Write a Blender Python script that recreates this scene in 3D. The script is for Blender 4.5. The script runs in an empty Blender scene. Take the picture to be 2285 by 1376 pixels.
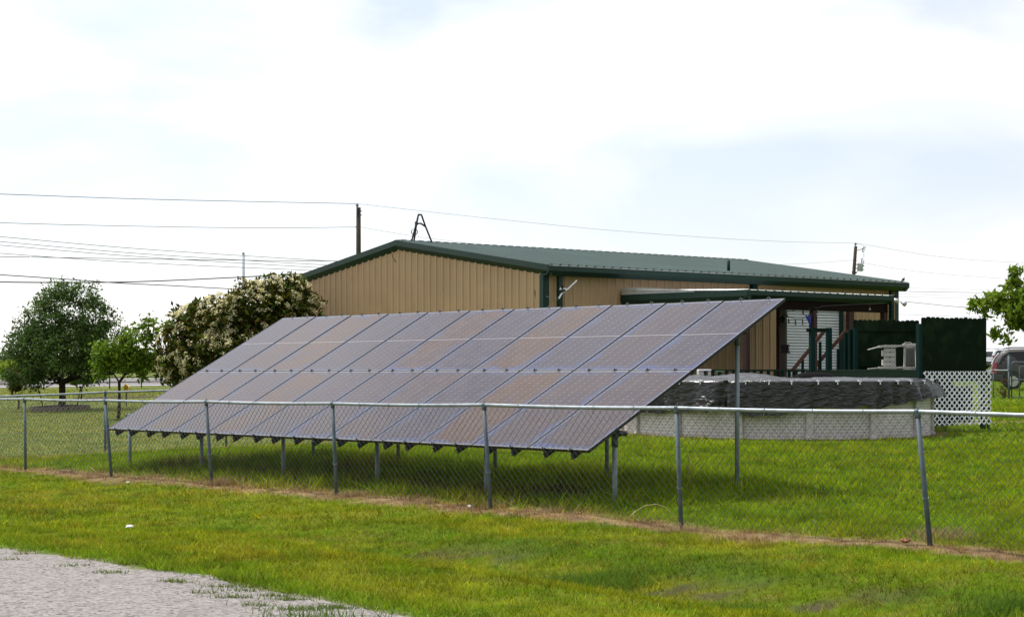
import bpy, math, random
import numpy as np
from mathutils import Vector, Matrix
random.seed(7); rng = np.random.default_rng(7)
R = math.radians
scn = bpy.context.scene
col = scn.collection

# ------------------------------------------------------------------ camera, sky, sun, exposure
EYE = 1.70; FPX = 3800.0; HX = 1142.5; HY = 817.5            # focal length / horizon in photo pixels
cam = bpy.data.objects.new('camera', bpy.data.cameras.new('camera')); col.objects.link(cam)
cam.location = (0, 0, EYE); cam.rotation_euler = (R(90), 0, 0)
cam.data.sensor_width = 36; cam.data.lens = FPX / 2285 * 36
cam.data.shift_y = (HY - 688) / 2285
cam.data.clip_start = 0.2; cam.data.clip_end = 6000
scn.camera = cam

SUN_EL, SUN_AZ = 62.0, 316.0          # azimuth measured clockwise from +Y
world = bpy.data.worlds.new("World"); scn.world = world; world.use_nodes = True
wn = world.node_tree.nodes; wl = world.node_tree.links; wn.clear()
out = wn.new('ShaderNodeOutputWorld'); bg = wn.new('ShaderNodeBackground')
sky = wn.new('ShaderNodeTexSky'); sky.sky_type = 'NISHITA'; sky.sun_disc = False
sky.sun_elevation = R(SUN_EL); sky.sun_rotation = R(SUN_AZ); sky.dust_density = 0.3
skm = wn.new('ShaderNodeVectorMath'); skm.operation = 'MULTIPLY'; skm.inputs[1].default_value = (1.06, 0.985, 1.02)
tc = wn.new('ShaderNodeTexCoord'); mp = wn.new('ShaderNodeMapping'); mp.inputs['Scale'].default_value = (1.0, 1.0, 3.2)
mp.inputs['Location'].default_value = (7.7, 2.3, 3.3)
n1 = wn.new('ShaderNodeTexNoise'); n1.inputs['Scale'].default_value = 3.4; n1.inputs['Detail'].default_value = 7; n1.inputs['Roughness'].default_value = 0.5
n1.inputs['Distortion'].default_value = 0.35
rp = wn.new('ShaderNodeValToRGB'); rp.color_ramp.elements[0].position = 0.36; rp.color_ramp.elements[1].position = 0.61
rp.color_ramp.elements[0].color = (0.38, 0.38, 0.38, 1); rp.color_ramp.elements[1].color = (1, 1, 1, 1)
mx = wn.new('ShaderNodeMix'); mx.data_type = 'RGBA'
# bright thin overcast, brighter around the veiled sun, same scale as the Nishita sky
wl.new(tc.outputs['Generated'], mp.inputs['Vector']); wl.new(mp.outputs[0], n1.inputs['Vector'])
wl.new(n1.outputs['Fac'], rp.inputs[0]); wl.new(rp.outputs['Color'], mx.inputs['Factor'])
sunv = wn.new('ShaderNodeVectorMath'); sunv.operation = 'DOT_PRODUCT'
sunv.inputs[1].default_value = (math.sin(R(SUN_AZ)) * math.cos(R(SUN_EL)), math.cos(R(SUN_AZ)) * math.cos(R(SUN_EL)), math.sin(R(SUN_EL)))
wl.new(tc.outputs['Generated'], sunv.inputs[0])
gl_ = wn.new('ShaderNodeMapRange'); gl_.inputs['From Min'].default_value = -.35; gl_.inputs['From Max'].default_value = .95; gl_.inputs['To Min'].default_value = 3.4; gl_.inputs['To Max'].default_value = 14.2
wl.new(sunv.outputs['Value'], gl_.inputs['Value'])
cl_ = wn.new('ShaderNodeVectorMath'); cl_.operation = 'SCALE'; cl_.inputs[0].default_value = (1.0, 1.0, 1.02); wl.new(gl_.outputs[0], cl_.inputs['Scale']); wl.new(cl_.outputs[0], mx.inputs['B'])
wl.new(sky.outputs[0], skm.inputs[0]); wl.new(skm.outputs[0], mx.inputs['A']); wl.new(mx.outputs['Result'], bg.inputs['Color'])
bg.inputs['Strength'].default_value = 0.10
wl.new(bg.outputs[0], out.inputs['Surface'])

sl = bpy.data.lights.new('sun', 'SUN'); sl.energy = 3.9; sl.angle = R(5); sl.color = (1.0, 0.95, 0.87)
sun = bpy.data.objects.new('sun', sl); col.objects.link(sun)
sdir = Vector((math.sin(R(SUN_AZ)) * math.cos(R(SUN_EL)), math.cos(R(SUN_AZ)) * math.cos(R(SUN_EL)), math.sin(R(SUN_EL))))
sun.rotation_euler = sdir.to_track_quat('Z', 'Y').to_euler(); sun.location = sdir * 60

scn.view_settings.view_transform = 'Standard'; scn.view_settings.look = 'None'
scn.view_settings.exposure = 0.35; scn.view_settings.gamma = 1.0
scn.cycles.max_bounces = 6; scn.cycles.transparent_max_bounces = 8

# ------------------------------------------------------------------ helpers
def at(px, py, Y):
    return Vector(((px - HX) / FPX * Y, Y, EYE - (py - HY) / FPX * Y))
def atz(px, py, z):
    Y = (EYE - z) * FPX / (py - HY); return at(px, py, Y)

LOC = {}
def place(o, parent=None):
    col.objects.link(o)
    if parent is not None:
        o.parent = parent
def tag(o, label=None, cat=None, group=None, kind=None):
    if label: o['label'] = label
    if cat: o['category'] = cat
    if group: o['group'] = group
    if kind: o['kind'] = kind
    return o
def thing(name, loc, label, cat, group=None, rz=0):
    o = bpy.data.objects.new(name, None); col.objects.link(o)
    o.empty_display_size = 0.2
    o.location = loc; o.rotation_euler = (0, 0, rz); LOC[o.name] = Vector(loc)
    return tag(o, label, cat, group)

class MB:
    def __init__(s): s.v = []; s.f = []; s.uv = None
    def add(s, vs, fs):
        b = len(s.v); s.v += [tuple(v) for v in vs]; s.f += [tuple(i + b for i in f) for f in fs]; return s
    def box(s, c, dx, dy, dz, ax=None, ay=None, az=None):
        c = Vector(c); ax = Vector(ax or (1, 0, 0)); ay = Vector(ay or (0, 1, 0)); az = Vector(az or (0, 0, 1))
        vs = [c + ax * (i * dx / 2) + ay * (j * dy / 2) + az * (k * dz / 2) for k in (-1, 1) for j in (-1, 1) for i in (-1, 1)]
        return s.add(vs, [(0, 2, 3, 1), (4, 5, 7, 6), (0, 1, 5, 4), (2, 6, 7, 3), (0, 4, 6, 2), (1, 3, 7, 5)])
    def beam(s, p, q, w, h, up=(0, 0, 1)):
        p = Vector(p); q = Vector(q); d = q - p; L = d.length; d = d / L
        up = Vector(up); sd = d.cross(up)
        if sd.length < 1e-4: sd = d.cross(Vector((1, 0, 0)))
        sd.normalize(); u = sd.cross(d)
        return s.box((p + q) / 2, w, L, h, sd, d, u)
    def tube(s, pts, r, n=8, cap=True):
        pts = [Vector(p) for p in pts]; m = len(pts)
        rs = list(r) if hasattr(r, '__len__') else [r] * m
        vs = []; fs = []; prev = None
        for i, p in enumerate(pts):
            d = (pts[min(i + 1, m - 1)] - pts[max(i - 1, 0)]).normalized()
            if prev is None:
                a = d.cross(Vector((0, 0, 1)))
                if a.length < 1e-3: a = d.cross(Vector((1, 0, 0)))
            else:
                a = prev - d * prev.dot(d)
            a.normalize(); prev = a; b = d.cross(a)
            for k in range(n):
                t = 2 * math.pi * k / n
                vs.append(p + (a * math.cos(t) + b * math.sin(t)) * rs[i])
        for i in range(m - 1):
            for k in range(n):
                k2 = (k + 1) % n
                fs.append((i * n + k, i * n + k2, (i + 1) * n + k2, (i + 1) * n + k))
        if cap:
            fs.append(tuple(range(n - 1, -1, -1))); fs.append(tuple((m - 1) * n + k for k in range(n)))
        return s.add(vs, fs)
    def prism(s, poly, d):                       # polygon of points extruded by vector d
        n = len(poly); d = Vector(d)
        vs = [Vector(p) for p in poly] + [Vector(p) + d for p in poly]
        fs = [tuple(range(n - 1, -1, -1)), tuple(range(n, 2 * n))]
        fs += [(i, (i + 1) % n, n + (i + 1) % n, n + i) for i in range(n)]
        return s.add(vs, fs)
    def ball(s, c, r, nu=10, nv=6, sc=(1, 1, 1)):
        c = Vector(c); vs = []; fs = []
        for j in range(nv + 1):
            ph = math.pi * j / nv
            for i in range(nu):
                th = 2 * math.pi * i / nu
                vs.append(c + Vector((math.sin(ph) * math.cos(th) * r * sc[0], math.sin(ph) * math.sin(th) * r * sc[1], -math.cos(ph) * r * sc[2])))
        for j in range(nv):
            for i in range(nu):
                i2 = (i + 1) % nu
                fs.append((j * nu + i, j * nu + i2, (j + 1) * nu + i2, (j + 1) * nu + i))
        return s.add(vs, fs)
    def build(s, name, mat, parent=None, smooth=False, local=False, bevel=0):
        off = Vector((0, 0, 0))
        if parent is not None and not local: off = LOC.get(parent.name, Vector((0, 0, 0)))
        me = bpy.data.meshes.new(name)
        me.from_pydata([tuple(Vector(v) - off) for v in s.v], [], s.f); me.validate()
        me.materials.append(mat)
        if smooth: me.polygons.foreach_set('use_smooth', [True] * len(me.polygons))
        me.update()
        o = bpy.data.objects.new(name, me); place(o, parent); LOC[o.name] = off
        if bevel:
            b = o.modifiers.new('bevel', 'BEVEL'); b.width = bevel; b.segments = 2; b.limit_method = 'ANGLE'
        return o

def tri_soup(name, V, C, mat, nper, parent=None, faces=None):
    """V (N*nper,3) array, one polygon of nper verts each; C per-vertex colours."""
    off = LOC.get(parent.name, Vector((0, 0, 0))) if parent is not None else Vector((0, 0, 0))
    V = V - np.array(off)
    n = len(V); npoly = n // nper
    me = bpy.data.meshes.new(name)
    me.vertices.add(n); me.vertices.foreach_set('co', V.astype(np.float32).ravel())
    me.loops.add(n); me.loops.foreach_set('vertex_index', np.arange(n, dtype=np.int32))
    me.polygons.add(npoly); me.polygons.foreach_set('loop_start', np.arange(0, n, nper, dtype=np.int32))
    me.update(calc_edges=True)
    a = me.attributes.new('tint', 'FLOAT_COLOR', 'POINT')
    a.data.foreach_set('color', np.concatenate([C, np.ones((n, 1))], 1).astype(np.float32).ravel())
    me.materials.append(mat)
    o = bpy.data.objects.new(name, me); place(o, parent); LOC[o.name] = off
    return o

def grid_mesh(name, P, mat, colr=None, parent=None, smooth=True, uv=None, wrap=False):
    """P (m,n,3) grid -> quads"""
    off = LOC.get(parent.name, Vector((0, 0, 0))) if parent is not None else Vector((0, 0, 0))
    m, n = P.shape[:2]
    idx = np.arange(m * n).reshape(m, n)
    if wrap: idx = np.concatenate([idx, idx[:, :1]], 1)
    q = np.stack([idx[:-1, :-1], idx[:-1, 1:], idx[1:, 1:], idx[1:, :-1]], -1).reshape(-1, 4)
    me = bpy.data.meshes.new(name)
    me.vertices.add(m * n); me.vertices.foreach_set('co', (P.reshape(-1, 3) - np.array(off)).astype(np.float32).ravel())
    me.loops.add(q.size); me.loops.foreach_set('vertex_index', q.ravel().astype(np.int32))
    me.polygons.add(len(q)); me.polygons.foreach_set('loop_start', np.arange(0, q.size, 4, dtype=np.int32))
    me.update(calc_edges=True)
    me.polygons.foreach_set('use_smooth', [smooth] * len(q))
    if colr is not None:
        a = me.attributes.new('tint', 'FLOAT_COLOR', 'POINT')
        c = colr.reshape(-1, 3); a.data.foreach_set('color', np.concatenate([c, np.ones((len(c), 1))], 1).astype(np.float32).ravel())
    if uv is not None:
        l = me.uv_layers.new(name='UVMap'); l.data.foreach_set('uv', uv.reshape(-1, 2)[q.ravel()].astype(np.float32).ravel())
    me.materials.append(mat)
    o = bpy.data.objects.new(name, me); place(o, parent); LOC[o.name] = off
    return o

# numpy value noise
_perm = rng.random((256, 256))
def vnoise(x, y):
    xi = np.floor(x).astype(int); yi = np.floor(y).astype(int); fx = x - xi; fy = y - yi
    fx = fx * fx * (3 - 2 * fx); fy = fy * fy * (3 - 2 * fy)
    g = lambda i, j: _perm[i % 256, j % 256]
    return (g(xi, yi) * (1 - fx) + g(xi + 1, yi) * fx) * (1 - fy) + (g(xi, yi + 1) * (1 - fx) + g(xi + 1, yi + 1) * fx) * fy
def fbm(x, y, o=4):
    s = 0; a = .5; t = 0
    for k in range(o):
        s = s + a * vnoise(x * 2 ** k + 17.3 * k, y * 2 ** k + 5.1 * k); t += a; a *= .5
    return s / t
def sstep(a, b, x):
    t = np.clip((x - a) / (b - a), 0, 1); return t * t * (3 - 2 * t)

# ------------------------------------------------------------------ materials
MATS = {}
def mat(name, color, rough=0.6, metal=0.0, var=0.12, scale=6.0, bump=0.0, bscale=None, spec=0.5, coat=0.0, var2=None):
    if name in MATS: return MATS[name]
    m = bpy.data.materials.new(name); m.use_nodes = True
    nt = m.node_tree; N = nt.nodes; L = nt.links; b = N['Principled BSDF']
    b.inputs['Roughness'].default_value = rough; b.inputs['Metallic'].default_value = metal
    b.inputs['Specular IOR Level'].default_value = spec
    if coat: b.inputs['Coat Weight'].default_value = coat; b.inputs['Coat Roughness'].default_value = 0.08
    t = N.new('ShaderNodeTexCoord')
    nz = N.new('ShaderNodeTexNoise'); nz.inputs['Scale'].default_value = scale; nz.inputs['Detail'].default_value = 6; nz.inputs['Roughness'].default_value = .62
    L.new(t.outputs['Object'], nz.inputs['Vector'])
    mr = N.new('ShaderNodeMapRange'); mr.inputs['From Min'].default_value = .3; mr.inputs['From Max'].default_value = .7
    mr.inputs['To Min'].default_value = 1 - var; mr.inputs['To Max'].default_value = 1 + var
    L.new(nz.outputs['Fac'], mr.inputs['Value'])
    mm = N.new('ShaderNodeVectorMath'); mm.operation = 'SCALE'
    if var2:
        x2 = N.new('ShaderNodeMix'); x2.data_type = 'RGBA'; x2.inputs['A'].default_value = (*color, 1); x2.inputs['B'].default_value = (*var2, 1)
        n3 = N.new('ShaderNodeTexNoise'); n3.inputs['Scale'].default_value = scale * .37; n3.inputs['Detail'].default_value = 5
        L.new(t.outputs['Object'], n3.inputs['Vector'])
        r3 = N.new('ShaderNodeMapRange'); r3.inputs['From Min'].default_value = .48; r3.inputs['From Max'].default_value = .68
        L.new(n3.outputs['Fac'], r3.inputs['Value']); L.new(r3.outputs[0], x2.inputs['Factor']); L.new(x2.outputs['Result'], mm.inputs[0])
    else:
        mm.inputs[0].default_value = color
    L.new(mr.outputs[0], mm.inputs['Scale']); L.new(mm.outputs[0], b.inputs['Base Color'])
    rr = N.new('ShaderNodeMapRange'); rr.inputs['From Min'].default_value = .3; rr.inputs['From Max'].default_value = .7
    rr.inputs['To Min'].default_value = max(0.02, rough - .08); rr.inputs['To Max'].default_value = min(1, rough + .08)
    L.new(nz.outputs['Fac'], rr.inputs['Value']); L.new(rr.outputs[0], b.inputs['Roughness'])
    if bump:
        n2 = N.new('ShaderNodeTexNoise'); n2.inputs['Scale'].default_value = bscale or scale * 4; n2.inputs['Detail'].default_value = 5
        L.new(t.outputs['Object'], n2.inputs['Vector'])
        bp = N.new('ShaderNodeBump'); bp.inputs['Strength'].default_value = bump; bp.inputs['Distance'].default_value = .02
        L.new(n2.outputs['Fac'], bp.inputs['Height']); L.new(bp.outputs[0], b.inputs['Normal'])
    MATS[name] = m; return m

def tint_mat(name, rough=.7, transl=.35, nscale=0, nvar=0, bump=0, spec=.25):
    m = bpy.data.materials.new(name); m.use_nodes = True
    nt = m.node_tree; N = nt.nodes; L = nt.links; b = N['Principled BSDF']; o = N['Material Output']
    b.inputs['Roughness'].default_value = rough; b.inputs['Specular IOR Level'].default_value = spec
    a = N.new('ShaderNodeAttribute'); a.attribute_name = 'tint'
    src = a.outputs['Color']
    if nscale:
        t = N.new('ShaderNodeTexCoord')
        nz = N.new('ShaderNodeTexNoise'); nz.inputs['Scale'].default_value = nscale; nz.inputs['Detail'].default_value = 8; nz.inputs['Roughness'].default_value = .7
        L.new(t.outputs['Object'], nz.inputs['Vector'])
        mr = N.new('ShaderNodeMapRange'); mr.inputs['From Min'].default_value = .25; mr.inputs['From Max'].default_value = .75
        mr.inputs['To Min'].default_value = 1 - nvar; mr.inputs['To Max'].default_value = 1 + nvar
        L.new(nz.outputs['Fac'], mr.inputs['Value'])
        mm = N.new('ShaderNodeVectorMath'); mm.operation = 'SCALE'; L.new(src, mm.inputs[0]); L.new(mr.outputs[0], mm.inputs['Scale']); src = mm.outputs[0]
        if bump:
            bp = N.new('ShaderNodeBump'); bp.inputs['Strength'].default_value = bump; bp.inputs['Distance'].default_value = .05
            L.new(nz.outputs['Fac'], bp.inputs['Height']); L.new(bp.outputs[0], b.inputs['Normal'])
    L.new(src, b.inputs['Base Color'])
    if transl:
        tr = N.new('ShaderNodeBsdfTranslucent'); L.new(src, tr.inputs['Color'])
        mxs = N.new('ShaderNodeMixShader'); mxs.inputs[0].default_value = transl
        L.new(b.outputs[0], mxs.inputs[1]); L.new(tr.outputs[0], mxs.inputs[2]); L.new(mxs.outputs[0], o.inputs['Surface'])
    return m

M_ground = tint_mat('soil_and_turf', .95, 0, 9.0, .38, .5, spec=.04)
M_grass = tint_mat('grass_blades', .7, .42, spec=.04)
M_leaf = tint_mat('leaves', .6, .35, spec=.10)
M_petal = tint_mat('petals', .8, .45, spec=.05)
M_galv = mat('galvanised_steel', (.30, .34, .37), .42, .55, .16, 14, var2=(.22, .26, .29))
M_galvpost = mat('weathered_galvanised_post', (.098, .132, .150), .6, .2, .22, 9, var2=(.064, .09, .108), spec=.3)
M_wire = mat('galvanised_wire', (.12, .14, .14), .5, .4, .2, 30)
M_pipe = mat('array_pipe', (.19, .235, .255), .55, .3, .2, 9, var2=(.26, .29, .30))
M_black = mat('black_anodised', (.012, .013, .015), .4, .2, .2, 10)
M_beam = mat('dark_steel_channel', (.05, .055, .055), .5, .5, .25, 12)
M_tan = mat('tan_painted_sheet', (.45, .308, .175), .5, 0, .05, 1.5, .02, 8, .3, var2=(.415, .282, .158))
M_green = mat('dark_green_trim', (.011, .036, .027), .45, 0, .10, 3, spec=.3)
M_roof = mat('green_metal_roof', (.038, .072, .064), .5, 0, .14, 1.2, spec=.28, var2=(.048, .088, .078))
M_flash = mat('bare_zinc_flashing', (.62, .64, .66), .35, .5, .1, 5)
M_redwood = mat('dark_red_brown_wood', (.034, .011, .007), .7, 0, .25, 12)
M_handrail = mat('red_brown_handrail', (.085, .030, .018), .55, 0, .2, 12)
M_dkgreen = mat('green_stained_picket', (.005, .013, .006), .85, 0, .3, 7, .15, 30, .08, var2=(.012, .026, .011))
M_teal = mat('teal_green_paint', (.003, .023, .019), .6, 0, .2, 9, spec=.12)
M_deck = mat('green_deck_boards', (.012, .028, .014), .75, 0, .25, 7, spec=.15)
M_door = mat('white_steel_slats', (.72, .75, .80), .35, 0, .05, 4)
M_white = mat('white_vinyl', (.84, .86, .93), .45, 0, .05, 8)
M_chair = mat('weathered_white_plastic', (.50, .49, .44), .55, 0, .16, 9, var2=(.36, .35, .31))
M_wood = mat('weathered_pole_wood', (.045, .034, .024), .85, 0, .35, 6, .3, 30, .2)
M_bark = mat('bark', (.035, .026, .019), .9, 0, .4, 14, .5, 40, .2)
M_cable = mat('dark_cable', (.03, .03, .033), .6)
M_cablegrey = mat('aluminium_cable', (.20, .21, .22), .5, .3)
M_brick = mat('edging_brick', (.17, .13, .10), .85, 0, .3, 20, .4, 60)
M_trans = mat('grey_transformer_paint', (.42, .46, .52), .4, 0, .08, 6)
M_porc = mat('grey_porcelain', (.2, .2, .22), .25, 0, .1, 9)
M_yellow = mat('yellow_paint', (.62, .42, .03), .5)
M_blue = mat('cobalt_blue_plastic', (.012, .03, .30), .3)
M_paper = mat('white_paper', (.78, .78, .78), .8, 0, .06)
M_bird = mat('black_feathers', (.008, .008, .010), .45, 0, .2)
M_dryleaf = mat('dry_leaf', (.28, .12, .05), .7, 0, .25, 20)
M_straw = mat('dry_straw', (.42, .33, .16), .8, 0, .2, 20)
M_bulb = mat('clear_bulb', (.25, .24, .22), .1, 0)
M_concrete = mat('concrete', (.42, .41, .39), .85, 0, .15, 8, .2)
M_tyre = mat('tyre_rubber', (.012, .012, .012), .8)
M_rim = mat('alloy_rim', (.55, .55, .56), .3, .7)
M_glassdark = mat('tinted_glass', (.006, .007, .009), .08, 0, .1, spec=.35)
M_red = mat('red_lens', (.26, .006, .006), .15, 0, .15, spec=.6)
M_silvercar = mat('grey_car_paint', (.055, .053, .053), .5, .1, .05, 3, spec=.25, coat=.08)
M_whitecar = mat('white_car_paint', (.62, .64, .68), .35, 0, .03, 3, coat=.6)
M_plastic = mat('dark_grey_bumper_plastic', (.05, .05, .05), .6)

# ------------------------------------------------------------------ terrain
def _fold(p): return p
CTRL = [(-5, 13, 0), (0, 9, 0), (6, 9, 0), (12, 11, .02), (-9, 18, -.02), (0, 14, -.01), (4.5, 13, .02), (-3, 17, 0), (-20, 25, -.05), (0, 5, 0), (-8, 6, 0), (8, 5, 0),
  (-8.42, 29.23, -.06), (-6.4, 26.94, -.05), (-4.38, 24.66, .0), (-2.36, 22.37, .01), (-.33, 20.09, .02), (1.69, 17.81, .01), (3.71, 15.52, .07), (6, 13, .08),
  (1.2, 19.8, .12), (-1.8, 23.2, .12), (-4.8, 26.8, .10), (-6.4, 28.5, .07), (2.8, 21.3, .18), (-.25, 24.8, .15), (-4.8, 30.1, .15),
  (6, 22, .14), (9, 28, .17), (5.5, 34.6, .21), (9.5, 38.5, .24), (13, 50, .36), (19, 65, .50), (24, 82, .62), (40, 170, 1.5), (60, 210, 1.6),
  (-9.6, 32, -.04), (-7.9, 33.2, .0), (-3.6, 35.2, .15), (-15.5, 58.5, .2), (-12, 51.5, .13), (-15.5, 70, .45), (-20, 88, .35), (-31, 110, .30), (-20, 112, .38),
  (-33, 125, .76), (-20, 127, .84), (4, 46, .35), (-5, 50, .3), (0, 60, .4), (0, 90, .6), (0, 117, .8), (0, 132, 1.1), (37, 133, 1.28), (37, 148, 1.45),
  (-50, 180, 1.25), (0, 250, 1.55), (60, 260, 1.6), (-80, 260, 1.5), (0, 600, 1.6), (200, 600, 1.6), (-200, 600, 1.6), (-30, 45, -.05), (30, 45, .3), (30, 30, .2), (-30, 35, -.05)]
def _uv(x, y):
    yy = np.maximum(y, 5.0); return np.clip(x / yy, -1.0, 1.0) * 6.0, np.log(np.minimum(yy, 700.0)) * 3.0
_c = np.array(CTRL, float); _cu, _cv = _uv(_c[:, 0], _c[:, 1])
def _phi(r2): return .5 * r2 * np.log(r2 + 1e-9)
def _solve():
    n = len(_c); A = np.zeros((n + 3, n + 3))
    A[:n, :n] = _phi((_cu[:, None] - _cu) ** 2 + (_cv[:, None] - _cv) ** 2) + np.eye(n) * .004
    A[:n, n] = 1; A[:n, n + 1] = _cu; A[:n, n + 2] = _cv; A[n:, :n] = A[:n, n:].T
    return np.linalg.solve(A, np.concatenate([_c[:, 2], np.zeros(3)]))
_w = _solve()
FN = np.array([math.cos(R(41.5)), math.sin(R(41.5))]); FA = np.array([-FN[1], FN[0]]); F0 = np.array([3.71, 15.52])
def fdist(x, y): return (x - F0[0]) * FN[0] + (y - F0[1]) * FN[1]        # across the front fence (road side negative)
def falong(x, y): return (x - F0[0]) * FA[0] + (y - F0[1]) * FA[1]        # along it, away to the left
def gz(x, y):
    x = np.asarray(x, float); y = np.asarray(y, float); sh = np.broadcast(x, y).shape
    x = np.broadcast_to(x, sh).ravel(); y = np.broadcast_to(y, sh).ravel()
    o = np.empty(len(x))
    for i in range(0, len(x), 20000):
        u, v = _uv(x[i:i + 20000], y[i:i + 20000])
        o[i:i + 20000] = _phi((u[:, None] - _cu) ** 2 + (v[:, None] - _cv) ** 2) @ _w[:-3] + _w[-3] + _w[-2] * u + _w[-1] * v
    o = np.clip(o, -.35, 1.66)
    d = fdist(x, y); a = falong(x, y)
    o = o - .17 * np.exp(-((d + 2.9) / .8) ** 2) * sstep(9, 3, a)          # shallow drainage swale along the verge
    near = np.exp(-(np.maximum(y - 10, 0) / 40) ** 2)
    grassy = sstep(-6.2, -5.4, d)
    o = o + near * grassy * (.055 * (fbm(x * 1.3, y * 1.3, 3) - .5) + .03 * (fbm(x * 5, y * 5, 2) - .5))
    return o.reshape(sh)
def gz1(x, y): return float(gz(np.array([x]), np.array([y]))[0])

SA = np.array([-9.6, 32.0]); SD = np.array([.8905, .455]); SN = np.array([-.455, .8905])       # side fence line
ARR_P = np.array([.8655, 19.294]); ARH = np.array([.755, .656]); ARA = np.array([-.656, .755])
POOLC = np.array([5.87, 37.97]); POOLR = 3.37
TREE1 = at(137, 912, 58.5); TREE2 = at(264, 933, 51.3)

def turf(x, y, blades=False):
    """real surface colours of lawn, verge, killed strip and bare soil; returns rgb, height factor, density factor"""
    d = fdist(x, y); a = falong(x, y)
    n1_ = fbm(x * .9, y * .9, 4); n2_ = fbm(x * 3.1 + 40, y * 3.1, 3); n3_ = fbm(x * .25 + 9, y * .25 + 3, 3); n4_ = fbm(x * 7 + 3, y * 7, 2)
    lerp = lambda p, q, t: p * (1 - t[:, None]) + np.array(q) * t[:, None]
    c = np.tile(np.array([.094, .146, .004]), (len(x), 1))                       # bright inner lawn
    c = lerp(c, [.135, .165, .010], sstep(.50, .66, n1_) * .7)
    c = lerp(c, [.056, .112, .006], sstep(.52, .40, n2_) * .7)
    ver = sstep(.1, -.1, d)
    v = np.tile(np.array([.116, .144, .008]), (len(x), 1))
    v = lerp(v, [.160, .154, .012], sstep(.50, .64, n1_) * .55)
    v = lerp(v, [.072, .126, .005], sstep(.53, .42, n2_) * .75)
    v = lerp(v, [.20, .13, .05], sstep(.62, .72, n4_) * sstep(.48, .6, n3_) * .35)
    v = lerp(v, [.070, .130, .008], sstep(-5.2, -5.9, d) * .8)                  # lusher rim next to the road
    soil = sstep(.60, .70, fbm(x * 1.1 + 70, y * 1.9 + 11, 4)) * np.exp(-((d + 2.9) / 1.0) ** 2) * sstep(9, 2, a)
    soil = np.maximum(soil, np.exp(-(((x - 1.6) / .38) ** 2 + ((y - 13.85) / .22) ** 2) * 1.4) * sstep(.3, .5, n2_))
    v = lerp(v, [.062, .048, .036], soil * (.55 + .6 * n4_))
    v = lerp(v, [.045, .095, .004], np.exp(-((d + 1.9 + .6 * (n1_ - .5)) / .42) ** 2) * sstep(.40, .58, n2_ * .5 + n3_ * .5) * sstep(10, 4, a) * .8)
    if not blades: v = lerp(v, [.23, .20, .16], sstep(-5.85, -6.0, d + .22 * (n2_ - .5)) * .95)    # dusty soil at the road edge
    c = lerp(c, v * 1.0, ver) if False else c * (1 - ver[:, None]) + v * ver[:, None]
    ds = (x - SA[0]) * SN[0] + (y - SA[1]) * SN[1]
    out_ = sstep(-.1, .2, ds) * sstep(1.0, -3.0, x + (y - 40) * .02)
    ov = np.tile(np.array([.140, .160, .044]), (len(x), 1)); ov = lerp(ov, [.105, .135, .032], sstep(.55, .4, n1_))
    c = c * (1 - out_[:, None]) + ov * out_[:, None]
    strip = sstep(.46, .12, np.abs(d + .06 + .45 * (n2_ - .5) + .3 * (n1_ - .5)))
    sal = (x - SA[0]) * SD[0] + (y - SA[1]) * SD[1]
    strip2 = sstep(.55, .15, np.abs(ds + .5 * (n2_ - .5))) * sstep(-2, 0, sal)
    pr = np.hypot(x - POOLC[0], y - POOLC[1])
    strip3 = sstep(.5, .1, np.abs(pr - POOLR - .05 + .4 * (n2_ - .5)))
    st = np.maximum(np.maximum(strip, strip2), strip3 * .8)
    sc_ = np.tile(np.array([.205, .142, .080]), (len(x), 1)); sc_ = lerp(sc_, [.15, .095, .06], sstep(.52, .66, n4_)); sc_ = lerp(sc_, [.24, .18, .10], sstep(.48, .34, n4_))
    c = c * (1 - st[:, None]) + sc_ * st[:, None]
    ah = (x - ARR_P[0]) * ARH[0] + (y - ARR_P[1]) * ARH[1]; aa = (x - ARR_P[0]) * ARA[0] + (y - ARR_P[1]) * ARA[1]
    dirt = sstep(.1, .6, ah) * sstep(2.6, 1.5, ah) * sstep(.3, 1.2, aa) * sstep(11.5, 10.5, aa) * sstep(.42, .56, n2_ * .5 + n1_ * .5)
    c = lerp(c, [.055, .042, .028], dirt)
    mul = sstep(1.6, .9, np.hypot((x + 16.0) / 1.9, (y - 70) / 1.6)) * .9
    c = lerp(c, [.075, .05, .035], mul)
    h = np.where(d > 0, .062, .045) * (.45 + 1.1 * n1_) * (.6 + .8 * n4_)
    h = h * (1 - .45 * st)
    h = np.where(d < -5.3, h * 1.35, h)
    ah = (x - ARR_P[0]) * ARH[0] + (y - ARR_P[1]) * ARH[1]; aa = (x - ARR_P[0]) * ARA[0] + (y - ARR_P[1]) * ARA[1]
    und = sstep(-.9, 0, ah) * sstep(5.2, 3.6, ah) * sstep(-.8, .2, aa) * sstep(12.2, 11.3, aa)
    h = h * (1 + 1.0 * und); h = np.where(out_ > .5, h * .75, h)
    dens = np.where(d < -6.0 + .25 * (n2_ - .5), 0, 1.0) * (1 - .85 * soil) * (1 - .35 * st) * np.where(pr < POOLR + .03, 0, 1)
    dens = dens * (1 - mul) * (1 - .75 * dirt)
    return c, h, dens

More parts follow.
